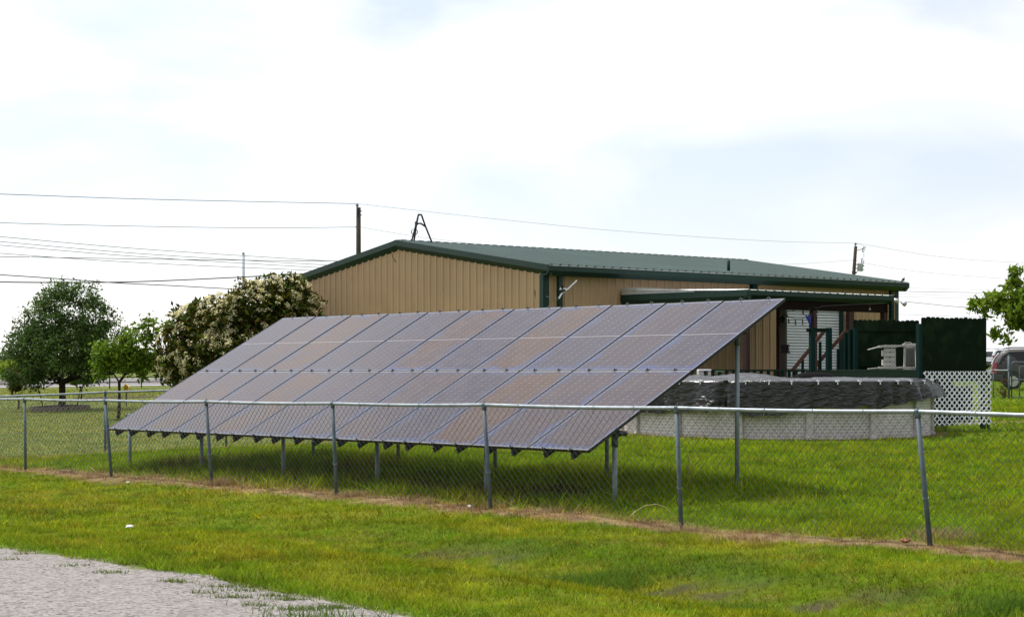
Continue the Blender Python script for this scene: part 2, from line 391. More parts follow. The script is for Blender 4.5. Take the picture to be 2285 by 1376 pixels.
def axis(parts):
    o = []
    for a, b, s in parts: o += list(np.arange(a, b, s))
    return np.array(o + [parts[-1][1]])
gx = np.concatenate([-np.geomspace(2500, 45, 16)[:-1], axis([(-45, -13, 1.0), (-13, 11, .13), (11, 45, 1.0)]), np.geomspace(45, 2500, 16)[1:]])
gy = np.concatenate([axis([(-60, -6, 6.0), (-6, 8, 1.0), (8, 38, .13), (38, 80, .5), (80, 170, 2.0)]), np.geomspace(170, 4500, 22)[1:]])
GX, GY = np.meshgrid(gx, gy)
GZ = gz(GX, GY)
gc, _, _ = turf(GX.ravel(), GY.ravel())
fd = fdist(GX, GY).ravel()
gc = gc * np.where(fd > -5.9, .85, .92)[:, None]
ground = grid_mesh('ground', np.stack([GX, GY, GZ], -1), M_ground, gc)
tag(ground, 'lawn, verge and fields', None, None, 'structure')

# near road: pale worn chip seal with an irregular edge
def road_mat(name, c1, c2, c3, sc):
    m = bpy.data.materials.new(name); m.use_nodes = True; N = m.node_tree.nodes; L = m.node_tree.links; b = N['Principled BSDF']
    t = N.new('ShaderNodeTexCoord'); vo = N.new('ShaderNodeTexVoronoi'); vo.inputs['Scale'].default_value = sc
    nz = N.new('ShaderNodeTexNoise'); nz.inputs['Scale'].default_value = 1.7; nz.inputs['Detail'].default_value = 8
    L.new(t.outputs['Object'], vo.inputs['Vector']); L.new(t.outputs['Object'], nz.inputs['Vector'])
    rgb = N.new('ShaderNodeSeparateColor'); L.new(vo.outputs['Color'], rgb.inputs[0])
    r = N.new('ShaderNodeValToRGB'); r.color_ramp.elements[0].color = (*c1, 1); r.color_ramp.elements[1].color = (*c2, 1)
    e = r.color_ramp.elements.new(.22); e.color = (*[(p + q) * .47 for p, q in zip(c1, c2)], 1)
    L.new(rgb.outputs[0], r.inputs[0])
    x = N.new('ShaderNodeMix'); x.data_type = 'RGBA'; x.inputs['B'].default_value = (*c3, 1)
    mr = N.new('ShaderNodeMapRange'); mr.inputs['From Min'].default_value = .5; mr.inputs['From Max'].default_value = .72; mr.inputs['To Max'].default_value = .45
    L.new(nz.outputs['Fac'], mr.inputs['Value']); L.new(mr.outputs[0], x.inputs['Factor']); L.new(r.outputs[0], x.inputs['A'])
    L.new(x.outputs['Result'], b.inputs['Base Color']); b.inputs['Roughness'].default_value = .92; b.inputs['Specular IOR Level'].default_value = .2
    bp = N.new('ShaderNodeBump'); bp.inputs['Strength'].default_value = .8; bp.inputs['Distance'].default_value = .012
    L.new(vo.outputs['Distance'], bp.inputs['Height']); L.new(bp.outputs[0], b.inputs['Normal'])
    return m
M_road = road_mat('chip_seal', (.060, .053, .049), (.285, .265, .255), (.165, .15, .135), 44)
s_ = np.arange(-40, 60, .12); dd = np.concatenate([np.array([-12.2, -11.5, -10.5]), np.linspace(-10, -7, 10), np.linspace(-6.9, -5.95, 8)])
RS, RD = np.meshgrid(s_, dd)
edge = sstep(-7.2, -6.1, RD)
RDv = RD + edge * (.35 * (fbm(RS * 1.1, RS * 0 + 3, 4) - .5) + .12 * (vnoise(RS * 5, RS * 0 + 8) - .5))
RXY = F0[None, None] + RD[..., None] * 0 + RDv[..., None] * FN + RS[..., None] * FA
road = grid_mesh('road', np.stack([RXY[..., 0], RXY[..., 1], gz(RXY[..., 0], RXY[..., 1]) + .006], -1), M_road)
tag(road, 'pale chip seal lane', None, None, 'structure')

# highway far behind
hs = np.linspace(0, 1, 120); hw = np.linspace(0, 1, 7)
HA, HB = np.array([-190, 62.0]), np.array([160, 175.0])
def hwy(s, w):
    p = np.array([-31, 111.0]) + s * np.array([68, 23.5]) + w * np.array([-4.5, 14.0]); return p
pts = np.array([[hwy(-2.2 + 6 * s, w) for s in hs] for w in hw])
M_asph = road_mat('highway_asphalt', (.11, .10, .10), (.19, .18, .18), (.16, .15, .15), 20)
highway = grid_mesh('highway', np.stack([pts[..., 0], pts[..., 1], gz(pts[..., 0], pts[..., 1]) + .012], -1), M_asph)
tag(highway, 'grey highway', None, None, 'structure')
for w0, w1 in ((.04, .065), (.94, .955)):
    p2 = np.array([[hwy(-2.2 + 6 * s, w) for s in hs] for w in (w0, w1)])
    o = grid_mesh('road_marking', np.stack([p2[..., 0], p2[..., 1], gz(p2[..., 0], p2[..., 1]) + .03], -1), M_white)
    tag(o, 'white edge line of the highway', None, None, 'structure')

# ------------------------------------------------------------------ grass
def grass_layer(y0, y1, n, w, hs, extra=1.0):
    t = rng.random(n); y = np.sqrt(y0 * y0 + t * (y1 * y1 - y0 * y0)); x = (rng.random(n) * 2 - 1) * (.325 * y + 1.2)
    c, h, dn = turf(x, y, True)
    k = (rng.random(n) < dn * (.35 + .9 * fbm(x * 2.3, y * 2.3, 3)))
    x, y, c, h = x[k], y[k], c[k], h[k]; n = len(x)
    z = gz(x, y)
    h = h * hs * (.55 + .9 * rng.random(n)); w = w * (.7 + .6 * rng.random(n))
    ang = rng.random(n) * 2 * np.pi; lean = rng.normal(0, .85, (n, 2)) * h[:, None]
    dx, dy = np.cos(ang) * w, np.sin(ang) * w
    A = np.stack([x - dx, y - dy, z - .01], 1); B = np.stack([x + dx, y + dy, z - .01], 1)
    T = np.stack([x + lean[:, 0], y + lean[:, 1], z + h], 1)
    V = np.stack([A, B, T], 1).reshape(-1, 3)
    br = (np.exp(rng.normal(0, .30, n)) * (.62 + .76 * fbm(x * 9, y * 9, 2)) * (.30 + 1.35 * fbm(x * 3.3 + 20, y * 4.6, 3)))[:, None]
    hue = rng.normal(0, .10, n)[:, None]
    cc = c * np.array([1.72, 1.62, 1.0]) * br * np.concatenate([1 + hue, np.ones_like(hue), 1 - hue], 1)
    dead = rng.random(n) < .05; cc[dead] = np.array([.30, .23, .04]) * br[dead]
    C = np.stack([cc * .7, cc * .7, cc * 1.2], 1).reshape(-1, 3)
    return V, C
LV = [grass_layer(10.5, 19, 190000, .0040, 1.0), grass_layer(19, 33, 230000, .0062, 1.05), grass_layer(33, 60, 120000, .012, 1.1), grass_layer(60, 108, 50000, .03, 1.3)]
grass = tri_soup('grass', np.concatenate([a for a, b in LV]), np.concatenate([b for a, b in LV]), M_grass, 3)
tag(grass, 'short mown grass blades over lawn and verge', None, None, 'stuff')

# tufts of grass growing out of the lane edge, lush clumps
def tuft_patch(cx_, cy_, rx, ry, n, h, colr):
    x = cx_ + rng.normal(0, rx, n); y = cy_ + rng.normal(0, ry, n); z = gz(x, y)
    hh = h * (.5 + rng.random(n)); a = rng.random(n) * 6.283; l = rng.normal(0, .6, (n, 2)) * hh[:, None]; w = .0045
    V = np.stack([np.stack([x - np.cos(a) * w, y - np.sin(a) * w, z], 1), np.stack([x + np.cos(a) * w, y + np.sin(a) * w, z], 1), np.stack([x + l[:, 0], y + l[:, 1], z + hh], 1)], 1).reshape(-1, 3)
    b = (1.05 + 1.1 * rng.random(n))[:, None] * np.array(colr)
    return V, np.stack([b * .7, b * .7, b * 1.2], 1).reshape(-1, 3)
tv = []
for px, py, n, s in [(160, 1266, 60, .08), (260, 1285, 40, .09), (505, 1318, 110, .10), (520, 1342, 120, .10), (545, 1327, 90, .1), (613, 1338, 100, .07), (650, 1346, 150, .11), (455, 1332, 60, .07), (660, 1368, 220, .13),
        (765, 1364, 140, .1), (730, 1362, 80, .08), (385, 1305, 70, .07), (405, 1308, 50, .05), (50, 1234, 40, .06), (575, 1360, 60, .07), (20, 1248, 40, .07), (300, 1262, 90, .10), (245, 1283, 60, .09)]:
    p = atz(px, py, 0); tv.append(tuft_patch(p.x, p.y, s, s * .35, n, .035, [.075, .105, .02]))
for px, py, n, rx, h in [(1340, 1250, 900, .30, .085), (1370, 1262, 500, .2, .09), (720, 1390, 200, .2, .08), (1640, 1312, 300, .15, .07), (2140, 1365, 500, .2, .1), (2230, 1340, 500, .25, .09), (1860, 1345, 400, .3, .07), (800, 1200, 160, .12, .07), (470, 1165, 300, .25, .06), (140, 1125, 400, .4, .07), (2255, 1042, 300, .12, .09), (1960, 1035, 700, .5, .075), (1820, 1045, 500, .5, .07), (2100, 1010, 600, .6, .07)]:
    p = atz(px, py, 0.0 if py > 1100 else .13); tv.append(tuft_patch(p.x, p.y, rx, .12, n, h, [.055, .105, .012]))
for px, py, n in [(1100, 1133, 160), (770, 1107, 120), (490, 1078, 160), (1525, 1183, 120), (2085, 1213, 220), (2120, 1220, 160), (500, 1075, 120), (1230, 1150, 100), (940, 1125, 120), (198, 1055, 150), (254, 1068, 80), (232, 1012, 90)]:
    p = atz(px, py, 0.02); tv.append(tuft_patch(p.x, p.y, .16, .06, n, .09, [.20, .14, .08]))
tufts = tri_soup('grass_tufts', np.concatenate([a for a, b in tv]), np.concatenate([b for a, b in tv]), M_grass, 3)
tag(tufts, 'green and dry tufts in verge and lane edge', None, None, 'stuff')

# ------------------------------------------------------------------ chain link fences
def wire_fabric(mb, surf, S, H, step=.1, r=.0022, seg=3):
    n = int(S / step)
    for fam in (1, -1):
        for k in range(-int(H / step) - 1, n + int(H / step) + 2):
            s0 = k * step
            pts = []
            for j in range(seg + 1):
                v = H * j / seg; s = s0 + fam * v
                pts.append((s, v))
            # clip to 0..S
            (sa, va), (sb, vb) = pts[0], pts[-1]
            if fam == 1: v0 = max(0, -sa); v1 = min(H, S - sa)
            else: v0 = max(0, sa - S); v1 = min(H, sa)
            if v1 - v0 < .02: continue
            q = [surf(s0 + fam * (v0 + (v1 - v0) * j / seg), v0 + (v1 - v0) * j / seg, fam * .0022) for j in range(seg + 1)]
            mb.tube(q, r, 3, False)

def chain_fence(label, group, tops, bases, nrm, post_r=.024, fabric=True, step=.1):
    root = thing('chain_link_fence', bases[0], label, 'fence', group)
    n = len(tops); L = [0.0]
    for i in range(n - 1): L.append(L[-1] + (tops[i + 1] - tops[i]).length)
    S = L[-1]; Hh = 1.2; nv = Vector((nrm[0], nrm[1], 0))
    Lb = L
    def surf(s, v, off=0):
        i = 0
        while i < n - 2 and s > L[i + 1]: i += 1
        t = (s - L[i]) / (L[i + 1] - L[i])
        sag = -.012 * math.sin(math.pi * min(max(t, 0), 1))
        b = bases[i].lerp(bases[i + 1], t); tp = tops[i].lerp(tops[i + 1], t) + Vector((0, 0, sag))
        bulge = .018 * math.sin(s * 2.1 + v * 2) * math.sin(math.pi * v / Hh)
        return b.lerp(tp, .03 + v / Hh * .97) + nv * (off - .03 + bulge)
    for i in range(n):
        m = MB(); up = (tops[i] - bases[i]).normalized()
        m.tube([bases[i] - up * .25, tops[i] - up * .03], post_r, 10)
        p = m.build('fence_post', M_galvpost, root, True)
        c = MB(); c.tube([tops[i] - up * .06, tops[i] - up * .02, tops[i] + up * .012], [post_r + .004, post_r + .005, post_r * .6], 10)
        d_ = (tops[min(i + 1, n - 1)] - tops[max(i - 1, 0)]).normalized()
        c.tube([tops[i] - d_ * .02, tops[i] + d_ * .02], .027, 10)
        c.tube([tops[i] + up * .02, tops[i] + up * .05 + d_ * .02], [.006, .004], 6)
        c.build('post_cap', M_galvpost, p, True)
    m = MB(); pts = []
    for i in range(n - 1):
        for j in range(6):
            t = j / 6; pts.append(tops[i].lerp(tops[i + 1], t) + Vector((0, 0, -.012 * math.sin(math.pi * t))))
    pts.append(tops[-1]); m.tube(pts, .021, 10); m.build('top_rail', M_galv, root, True)
    if fabric:
        m = MB(); wire_fabric(m, surf, S, Hh, step); m.build('wire_mesh', M_wire, root)
    for i in range(n - 1):
        for j in range(1, 5):
            m = MB(); q = tops[i].lerp(tops[i + 1], j / 5) + Vector((0, 0, -.012 * math.sin(math.pi * j / 5)))
            dq = (tops[i + 1] - tops[i]).normalized(); sd = dq.cross(Vector((0, 0, 1)))
            m.tube([q + sd * .024 * math.cos(a) + Vector((0, 0, .024 * math.sin(a))) + dq * .02 * a / 6 for a in [k * math.pi / 4 for k in range(9)]] + [q + Vector((0, 0, -.07)) - dq * .03], .003, 4); m.build('wire_tie', M_galv, root)
        for f in (.35, .7):
            m = MB(); b = bases[i].lerp(tops[i], f)
            m.tube([b + Vector((math.cos(a) * .029, math.sin(a) * .029, .01 * math.sin(a))) for a in [k * math.pi / 4 for k in range(9)]], .003, 4); m.build('wire_tie', M_galv, root)
    return root

tops_px = [(55, 890), (235, 893), (460, 896), (742, 900), (1080, 903), (1510, 910), (2047, 918)]
base_px = [(57, 1048), (249, 1068), (472, 1075), (751, 1105), (1095, 1132), (1520, 1182), (2075, 1212)]
FYv = [29.23, 26.94, 24.66, 22.37, 20.09, 17.81, 15.52]
ftop = [at(a, b, Y) for (a, b), Y in zip(tops_px, FYv)]; fbas = [at(a, b, Y) for (a, b), Y in zip(base_px, FYv)]
ftop = [Vector((-10.44, 31.5, 1.12))] + ftop + [Vector((5.74, 13.24, 1.29)), Vector((7.76, 10.96, 1.29))]
fbas = [Vector((-10.44, 31.5, -.06))] + fbas + [Vector((5.80, 13.22, .07)), Vector((7.82, 10.94, .07))]
chain_fence('long chain link fence in front of the solar panels along the road verge', 'chain link fences', ftop, fbas, (-FN[0], -FN[1]))
sb = []; stp = []
for k in range(7):
    q = SA + SD * (-.95 + 2.83 * k) if k else np.array([-10.35, 31.62])
    if k == 1: q = np.array([-7.93, 33.2])
    if k > 1: q = np.array([-7.93, 33.2]) + SD * 2.44 * (k - 1)
    zb = gz1(q[0], q[1]); sb.append(Vector((q[0], q[1], zb))); stp.append(Vector((q[0], q[1], zb + 1.185 + .02 * (k == 1))))
chain_fence('chain link fence behind the solar panels running off left towards the trees', 'chain link fences', stp, sb, (SN[0], SN[1]))

# ------------------------------------------------------------------ solar array
def panel_mats():
    m = bpy.data.materials.new('solar_cells'); m.use_nodes = True; N = m.node_tree.nodes; L = m.node_tree.links; b = N['Principled BSDF']
    uv = N.new('ShaderNodeUVMap'); uv.uv_map = 'UVMap'
    sx = N.new('ShaderNodeSeparateXYZ'); L.new(uv.outputs[0], sx.inputs[0])
    def math_(op, a, b_=None, c=None):
        n = N.new('ShaderNodeMath'); n.operation = op
        for i, v in enumerate((a, b_, c)):
            if v is None: continue
            if isinstance(v, (int, float)): n.inputs[i].default_value = v
            else: L.new(v, n.inputs[i])
        return n.outputs[0]
    U, V = sx.outputs[0], sx.outputs[1]
    # active area margins, centre gap between the two half strings
    u6 = math_('MULTIPLY', math_('DIVIDE', math_('SUBTRACT', U, .016), .968), 6.0)
    vh = math_('ABSOLUTE', math_('SUBTRACT', V, .5))
    v12 = math_('MULTIPLY', math_('DIVIDE', math_('SUBTRACT', vh, .006), .484), 12.0)
    du = math_('ABSOLUTE', math_('SUBTRACT', math_('FRACT', math_('ADD', u6, .5)), .5))     # distance to nearest column line (cells)
    dv = math_('ABSOLUTE', math_('SUBTRACT', math_('FRACT', math_('ADD', v12, .5)), .5))
    lu = math_('LESS_THAN', du, .014); lv = math_('LESS_THAN', dv, .016)
    dia = math_('LESS_THAN', math_('ADD', math_('MULTIPLY', du, 1.0), math_('MULTIPLY', dv, .5)), .050)
    mid = math_('MULTIPLY', math_('LESS_THAN', vh, .0028), math_('GREATER_THAN', du, .07))
    eu = math_('GREATER_THAN', math_('ABSOLUTE', math_('SUBTRACT', U, .5)), .486); ev = math_('GREATER_THAN', vh, .4955)
    # busbars along the length
    bb = math_('LESS_THAN', math_('ABSOLUTE', math_('SUBTRACT', math_('FRACT', math_('MULTIPLY', u6, 5.0)), .5)), .035)
    st = N.new('ShaderNodeAttribute'); st.attribute_type = 'OBJECT'; st.attribute_name = 'stain'
    bl = N.new('ShaderNodeAttribute'); bl.attribute_type = 'OBJECT'; bl.attribute_name = 'bluing'
    oi = N.new('ShaderNodeObjectInfo')
    cmb = N.new('ShaderNodeCombineXYZ'); L.new(U, cmb.inputs[0]); L.new(math_('MULTIPLY', V, 1.9), cmb.inputs[1]); L.new(math_('MULTIPLY', oi.outputs['Random'], 37.0), cmb.inputs[2])
    nz = N.new('ShaderNodeTexNoise'); nz.inputs['Scale'].default_value = 2.2; nz.inputs['Detail'].default_value = 4; L.new(cmb.outputs[0], nz.inputs['Vector'])
    # edge bleaching: how close to the laminate border, warped with noise
    ed = math_('MINIMUM', math_('MULTIPLY', math_('SUBTRACT', .5, math_('ABSOLUTE', math_('SUBTRACT', U, .5))), 1.0), math_('MULTIPLY', math_('SUBTRACT', .5, vh), 1.9))
    edn = math_('ADD', ed, math_('MULTIPLY', math_('SUBTRACT', nz.outputs['Fac'], .5), .34))
    er = N.new('ShaderNodeMapRange'); er.interpolation_type = 'SMOOTHSTEP'
    er.inputs['From Min'].default_value = -.02; er.inputs['From Max'].default_value = .13; L.new(edn, er.inputs['Value'])
    def rgb(A, B, f):
        x = N.new('ShaderNodeMix'); x.data_type = 'RGBA'
        for k, v in (('A', A), ('B', B)):
            if isinstance(v, tuple): x.inputs[k].default_value = (*v, 1)
            else: L.new(v, x.inputs[k])
        if isinstance(f, (int, float)): x.inputs['Factor'].default_value = f
        else: L.new(f, x.inputs['Factor'])
        return x.outputs['Result']
    br_ = N.new('ShaderNodeMapRange'); br_.inputs['From Min'].default_value = .25; br_.inputs['From Max'].default_value = .62; br_.inputs['To Min'].default_value = .25; br_.inputs['To Max'].default_value = 1.15
    L.new(nz.outputs['Fac'], br_.inputs['Value'])
    inner = rgb((.030, .023, .034), (.055, .026, .010), math_('MULTIPLY', st.outputs['Fac'], br_.outputs[0]))
    edgec = rgb((.036, .040, .070), (.028, .046, .135), math_('MULTIPLY', bl.outputs['Fac'], math_('SUBTRACT', 1.15, math_('MULTIPLY', V, .8))))
    cell = rgb(edgec, inner, er.outputs[0])
    nz2 = N.new('ShaderNodeTexNoise'); nz2.inputs['Scale'].default_value = 5; nz2.inputs['Detail'].default_value = 6; L.new(cmb.outputs[0], nz2.inputs['Vector'])
    dust = N.new('ShaderNodeMapRange'); dust.inputs['From Min'].default_value = .35; dust.inputs['From Max'].default_value = .8; dust.inputs['To Max'].default_value = .09
    L.new(nz2.outputs['Fac'], dust.inputs['Value'])
    cell = rgb(cell, (.22, .20, .20), dust.outputs[0])
    c2 = rgb(cell, (.09, .085, .085), math_('MULTIPLY', bb, .35))
    c3 = rgb(c2, (.13, .125, .13), math_('MULTIPLY', math_('MAXIMUM', lu, lv), .55))
    c4 = rgb(c3, (.27, .26, .27), math_('MAXIMUM', dia, mid))
    c5 = rgb(c4, (.62, .64, .70), math_('MULTIPLY', ev, .9))
    c6 = rgb(c5, (.20, .22, .30), math_('MULTIPLY', eu, .7))
    L.new(c6, b.inputs['Base Color']); b.inputs['Roughness'].default_value = .16; b.inputs['IOR'].default_value = 1.50
    b.inputs['Specular IOR Level'].default_value = .17
    rr = N.new('ShaderNodeMapRange'); rr.inputs['To Min'].default_value = .10; rr.inputs['To Max'].default_value = .26; L.new(nz2.outputs['Fac'], rr.inputs['Value']); L.new(rr.outputs[0], b.inputs['Roughness'])
    return m
M_cells = panel_mats()
PW, PL, PITCH = 1.022, 1.934, 1.04
T0, TW, LP = .4826, .0203, 1.9506
P0 = Vector((.8655, 19.294, .7516)); H3 = Vector((ARH[0], ARH[1], 0)); A3 = Vector((ARA[0], ARA[1], -.0059)); UP = Vector((0, 0, 1))
def slope(s): 
    t = T0 + TW * s / 11.44; return H3 * math.cos(t) + UP * math.sin(t)
def apt(s, j, off=0.0):                                    # s metres along the row (right to left), j metres up the slope
    b = slope(s); n = (A3.cross(b)).normalized()
    if n.z < 0: n = -n
    return P0 + A3 * s + b * j + n * off
arr_loc = apt(5.7, 1.9, 0); arr_loc.z = gz1(arr_loc.x, arr_loc.y)
array = thing('solar_array', arr_loc, 'ground mounted solar array of two rows of eleven grey panels on pipe posts', 'solar array')
def panel_frame():
    m = MB(); t = .038
    w, l, f = PW, PL, .011
    for (c, dx, dy) in (((w / 2, f / 2, 0), w, f), ((w / 2, l - f / 2, 0), w, f)): m.box((c[0], c[1], -t / 2), dx, dy, t)
    for x in (f / 2, w - f / 2): m.box((x, l / 2, -t / 2), f, l - 2 * f, t)
    m.box((w / 2, l / 2, -.012), w - 2 * f, l - 2 * f, .006)
    m.box((w / 2, l * .5, -.03), .12, .09, .022)
    return m
proto_f = proto_g = None
stain = {(0, 1): .75, (1, 1): .7, (2, 1): .95, (3, 1): .3, (4, 1): .35, (5, 1): .85, (6, 1): .25, (7, 1): 1.0, (8, 1): .2, (9, 1): .35, (10, 1): .15,
         (0, 0): .55, (1, 0): .75, (2, 0): .45, (3, 0): .85, (4, 0): .35, (5, 0): .4, (6, 0): .55, (7, 0): .25, (8, 0): 1.35, (9, 0): .5, (10, 0): .4}
for k_ in stain: stain[k_] = max(0.0, (stain[k_] - .18) * 1.3)
stain[(0, 1)] = .1
for row in (0, 1):
    for i in range(11):                                    # i counted from the left as seen
        s0 = 11.44 - i * PITCH - (PITCH - PW) / 2
        org = apt(s0, row * LP + .008, 0)
        b = slope(s0); x_ = (-A3).normalized(); n = x_.cross(b).normalized(); y_ = n.cross(x_)
        if proto_f is None:
            proto_f = panel_frame().build('solar_panel', M_black, array, local=True)
            g = MB(); e = .011; g.v = [(e, e, -.004), (PW - e, e, -.004), (PW - e, PL - e, -.004), (e, PL - e, -.004)]; g.f = [(0, 1, 2, 3)]
            proto_g = g.build('cell_glass', M_cells, proto_f, local=True)
            ul = proto_g.data.uv_layers.new(name='UVMap')
            for li, uvc in enumerate(((0, 0), (1, 0), (1, 1), (0, 1))): ul.data[li].uv = uvc
            # aluminium lip along the low edge, catching the sky
            f, gl = proto_f, proto_g
            lp_ = MB(); lp_.box((PW / 2, -.001, -.003), PW, .002, .006).build('frame_lip', M_galv, f, local=True); lip = lp_
            lipo = [c for c in f.children if c.name.startswith('frame_lip')][0]
        else:
            f = proto_f.copy(); col.objects.link(f); f.parent = array
            gl = proto_g.copy(); col.objects.link(gl); gl.parent = f
            l2 = lipo.copy(); col.objects.link(l2); l2.parent = f
        M = Matrix((x_, y_, n)).transposed().to_4x4(); M.translation = org - Vector(arr_loc)
        f.matrix_local = M
        gl['stain'] = stain[(i, row)]; gl['bluing'] = [.15, .2, .25, .2, .35, .8, .4, .6, .7, 1.0, .9][i] * (1.0 if row else .8)
# channels under the panels (two per column), clamps
for i in range(11):
    for fr in (.27, .72):
        s = 11.44 - (i + fr) * PITCH
        m = MB(); d = slope(s); p, q = apt(s, -.032, -.042), apt(s, 2 * LP + .06, -.042)
        n = (A3.cross(d)).normalized(); n = n if n.z > 0 else -n
        a = A3.normalized(); dz = .068
        for o_, ww, hh in ((-dz / 2, .006, dz), (-.003, .05, .006), (-dz + .003, .05, .006)):
            m.box((p + q) / 2 + n * o_, ww, (q - p).length, hh, a, d, n)
        m.build('support_channel', M_beam, array)
        for j in (-.012, LP, 2 * LP + .004):
            c = MB(); pp = apt(s, j, .006); c.box(pp, .045, .034, .012, a, d, n); c.tube([pp, pp + n * .022], .009, 6)
            c.tube([pp - n * .04, pp], .007, 6)
            c.build('panel_clamp', M_black, array)
# pipe rows
def pipe_row(p0, sp, cnt, zpipe, extra, r, over):
    d = Vector((ARA[0], ARA[1], 0))
    q0 = p0 - d * over; q1 = p0 + d * (sp * cnt + extra)
    za = zpipe(-over); zb = zpipe(sp * cnt + extra)
    A_ = Vector((q0.x, q0.y, za)); B_ = Vector((q1.x, q1.y, zb))
    m = MB(); m.tube([A_, B_], r, 12); m.tube([A_, A_ - d * .03], [r * .6, r * .6], 10); m.build('cross_pipe', M_black if False else M_beam, array, True)
    for k in range(cnt + 1):
        b = p0 + d * (sp * k); zp = za + (zb - za) * (over + sp * k) / (sp * cnt + over + extra); zg = gz1(b.x, b.y)
        m = MB(); m.tube([(b.x, b.y, zg - .3), (b.x, b.y, zp - .045)], r * .95, 12)
        po = m.build('support_post', M_pipe, array, True)
        c = MB(); c.tube([(b.x, b.y, zp - .16), (b.x, b.y, zp - .05)], r * 1.22, 12); c.tube([(b.x, b.y, zp - .05), (b.x, b.y, zp - .04)], r * 1.45, 12)
        bb = Vector((b.x, b.y, zp)); c.tube([bb - d * .085, bb + d * .085], r * 1.16, 12)
        for e in (-.06, .06):
            c.tube([bb + d * e + Vector((0, 0, math.sin(t) * r * 1.3)) + Vector((d.y, -d.x, 0)) * math.cos(t) * r * 1.3 for t in [k2 * math.pi / 6 for k2 in range(13)]], .006, 5)
        c.build('saddle_clamp', M_galvpost, po, True)
def zfront(t): 
    j = .58 / math.cos(T0); return apt(.16 + t, j, -.042 - .068 - .034).z
def zback(t):
    j = 2.87 / math.cos(T0); return apt(.3 + t, j, -.042 - .068 - .034).z
fp = at(1372, 1120, 19.8); fp.z = 0; bp_ = at(1645, 1085, 21.3); bp_.z = 0
pipe_row(fp, 2.317, 5, zfront, .05, .032, .17)
pipe_row(bp_, 2.334, 4, zback, 1.5, .030, .13)

# ------------------------------------------------------------------ metal building
BY = R(39.05); BH = Vector((math.cos(BY), math.sin(BY), 0)); BA = Vector((-math.sin(BY), math.cos(BY), 0)); BN = -BA
BC = at(1222, 592.4, 44.0); EH = BC.z; BW, BL, BR_ = 13.634, 14.788, 1.019
PAD = .36
C0 = Vector((BC.x, BC.y, 0))
def bl(t, d, z): return C0 + BH * t + BN * d + UP * z       # t along eave, d outward from the eave line, z height
OVE, OVG = .32, .14                                       # eave and gable overhang
bldg = thing('metal_building', bl(BL / 2, -BW / 2, PAD), 'tan ribbed metal workshop with dark green roof and trim behind the panels', 'building')
def profile(L, pitch=.305, rib=.034):
    pts = [(0, 0)]; s = .12
    while s < L - .12:
        for ds, o in ((-.052, 0), (-.026, rib), (.026, rib), (.052, 0), (.105, 0), (.115, .009), (.128, .009), (.138, 0), (.178, 0), (.188, .009), (.201, .009), (.211, 0)):
            if 0 < s + ds < L: pts.append((s + ds, o))
        s += pitch
    pts.append((L, 0)); return pts
def rib_wall(o, d, n, L, zb, ztop, name='wall', m_=None, parent=bldg):
    m = MB(); pr = profile(L); vs = []
    for s, off in pr:
        p = o + d * s + n * off
        vs.append((p.x, p.y, zb)); vs.append((p.x, p.y, ztop(s)))
    m.add(vs, [(2 * i, 2 * i + 2, 2 * i + 3, 2 * i + 1) for i in range(len(pr) - 1)])
    return m.build(name, m_ or M_tan, parent)
WI = bl(OVG, -OVE, 0)                                     # wall corner
wl_, ww_ = BL - 2 * OVG, BW - 2 * OVE
gpitch = BR_ / (BW / 2)
ztop_g = lambda s: EH - .10 + gpitch * min(s + OVE, BW - s - OVE)
rib_wall(WI, BA, -BH, ww_, PAD - .3, ztop_g)
rib_wall(WI + BH * wl_, BA, BH, ww_, PAD - .3, ztop_g)
# long wall with the door opening left free
DT0, DT1, DZ = 9.40, 11.95, 3.42
zt = lambda s: EH - .04
rib_wall(WI, BH, BN, DT0 - OVG, PAD - .3, zt)
rib_wall(WI + BH * (DT1 - OVG), BH, BN, wl_ - DT1 + OVG, PAD - .3, zt)
m = MB(); m.box(bl((DT0 + DT1) / 2, -OVE, (DZ + EH) / 2), DT1 - DT0, .03, EH - DZ, BH, BN); m.build('wall', M_tan, bldg)
rib_wall(WI + BA * ww_, BH, BA, wl_, PAD - .3, zt)
# roof: ribbed slopes with thickness at the edges
def roof_slope(sign):
    m = MB(); vs = []
    pr = profile(BL - .02, .305, .055)
    nn = Vector((0, 0, 1))
    for s, off in pr:
        e = bl(s + .01, 0 if sign > 0 else -BW, EH + off); r_ = bl(s + .01, -BW / 2, EH + BR_ + off)
        vs += [tuple(e), tuple(r_)]
    k = len(pr)
    m.add(vs, [(2 * i, 2 * i + 2, 2 * i + 3, 2 * i + 1) if sign > 0 else (2 * i, 2 * i + 1, 2 * i + 3, 2 * i + 2) for i in range(k - 1)])
    return m.build('roof', M_roof, bldg)
rf = roof_slope(1); rf2 = roof_slope(-1)
m = MB()
for sgn in (1, -1):
    p = [bl(0, -BW / 2, EH + BR_ + .045), bl(0, -BW / 2 + sgn * .22, EH + BR_ + .038 - .22 * gpitch), bl(0, -BW / 2 + sgn * .22, EH + BR_ + .022 - .22 * gpitch), bl(0, -BW / 2, EH + BR_ + .03)]
    m.prism([v + BH * .02 for v in p], BH * (BL - .04))
for k in range(48):
    t = .12 + .305 * k
    for sgn in (1, -1): m.box(bl(t + .05, -BW / 2 + sgn * .16, EH + BR_ + .028), .14, .12, .03, BH, BN)
m.build('ridge_cap', M_roof, bldg)
# fastener rows on the roof
m = MB()
for q in range(1, 9):
    f = q / 9
    for k in range(48):
        t = .12 + .305 * k + .15
        if t < BL - .1: m.box(bl(t, -f * BW / 2, EH + BR_ * f + .012), .035, .035, .014, BH, BN)
m.build('roof_screw', M_galvpost, rf)
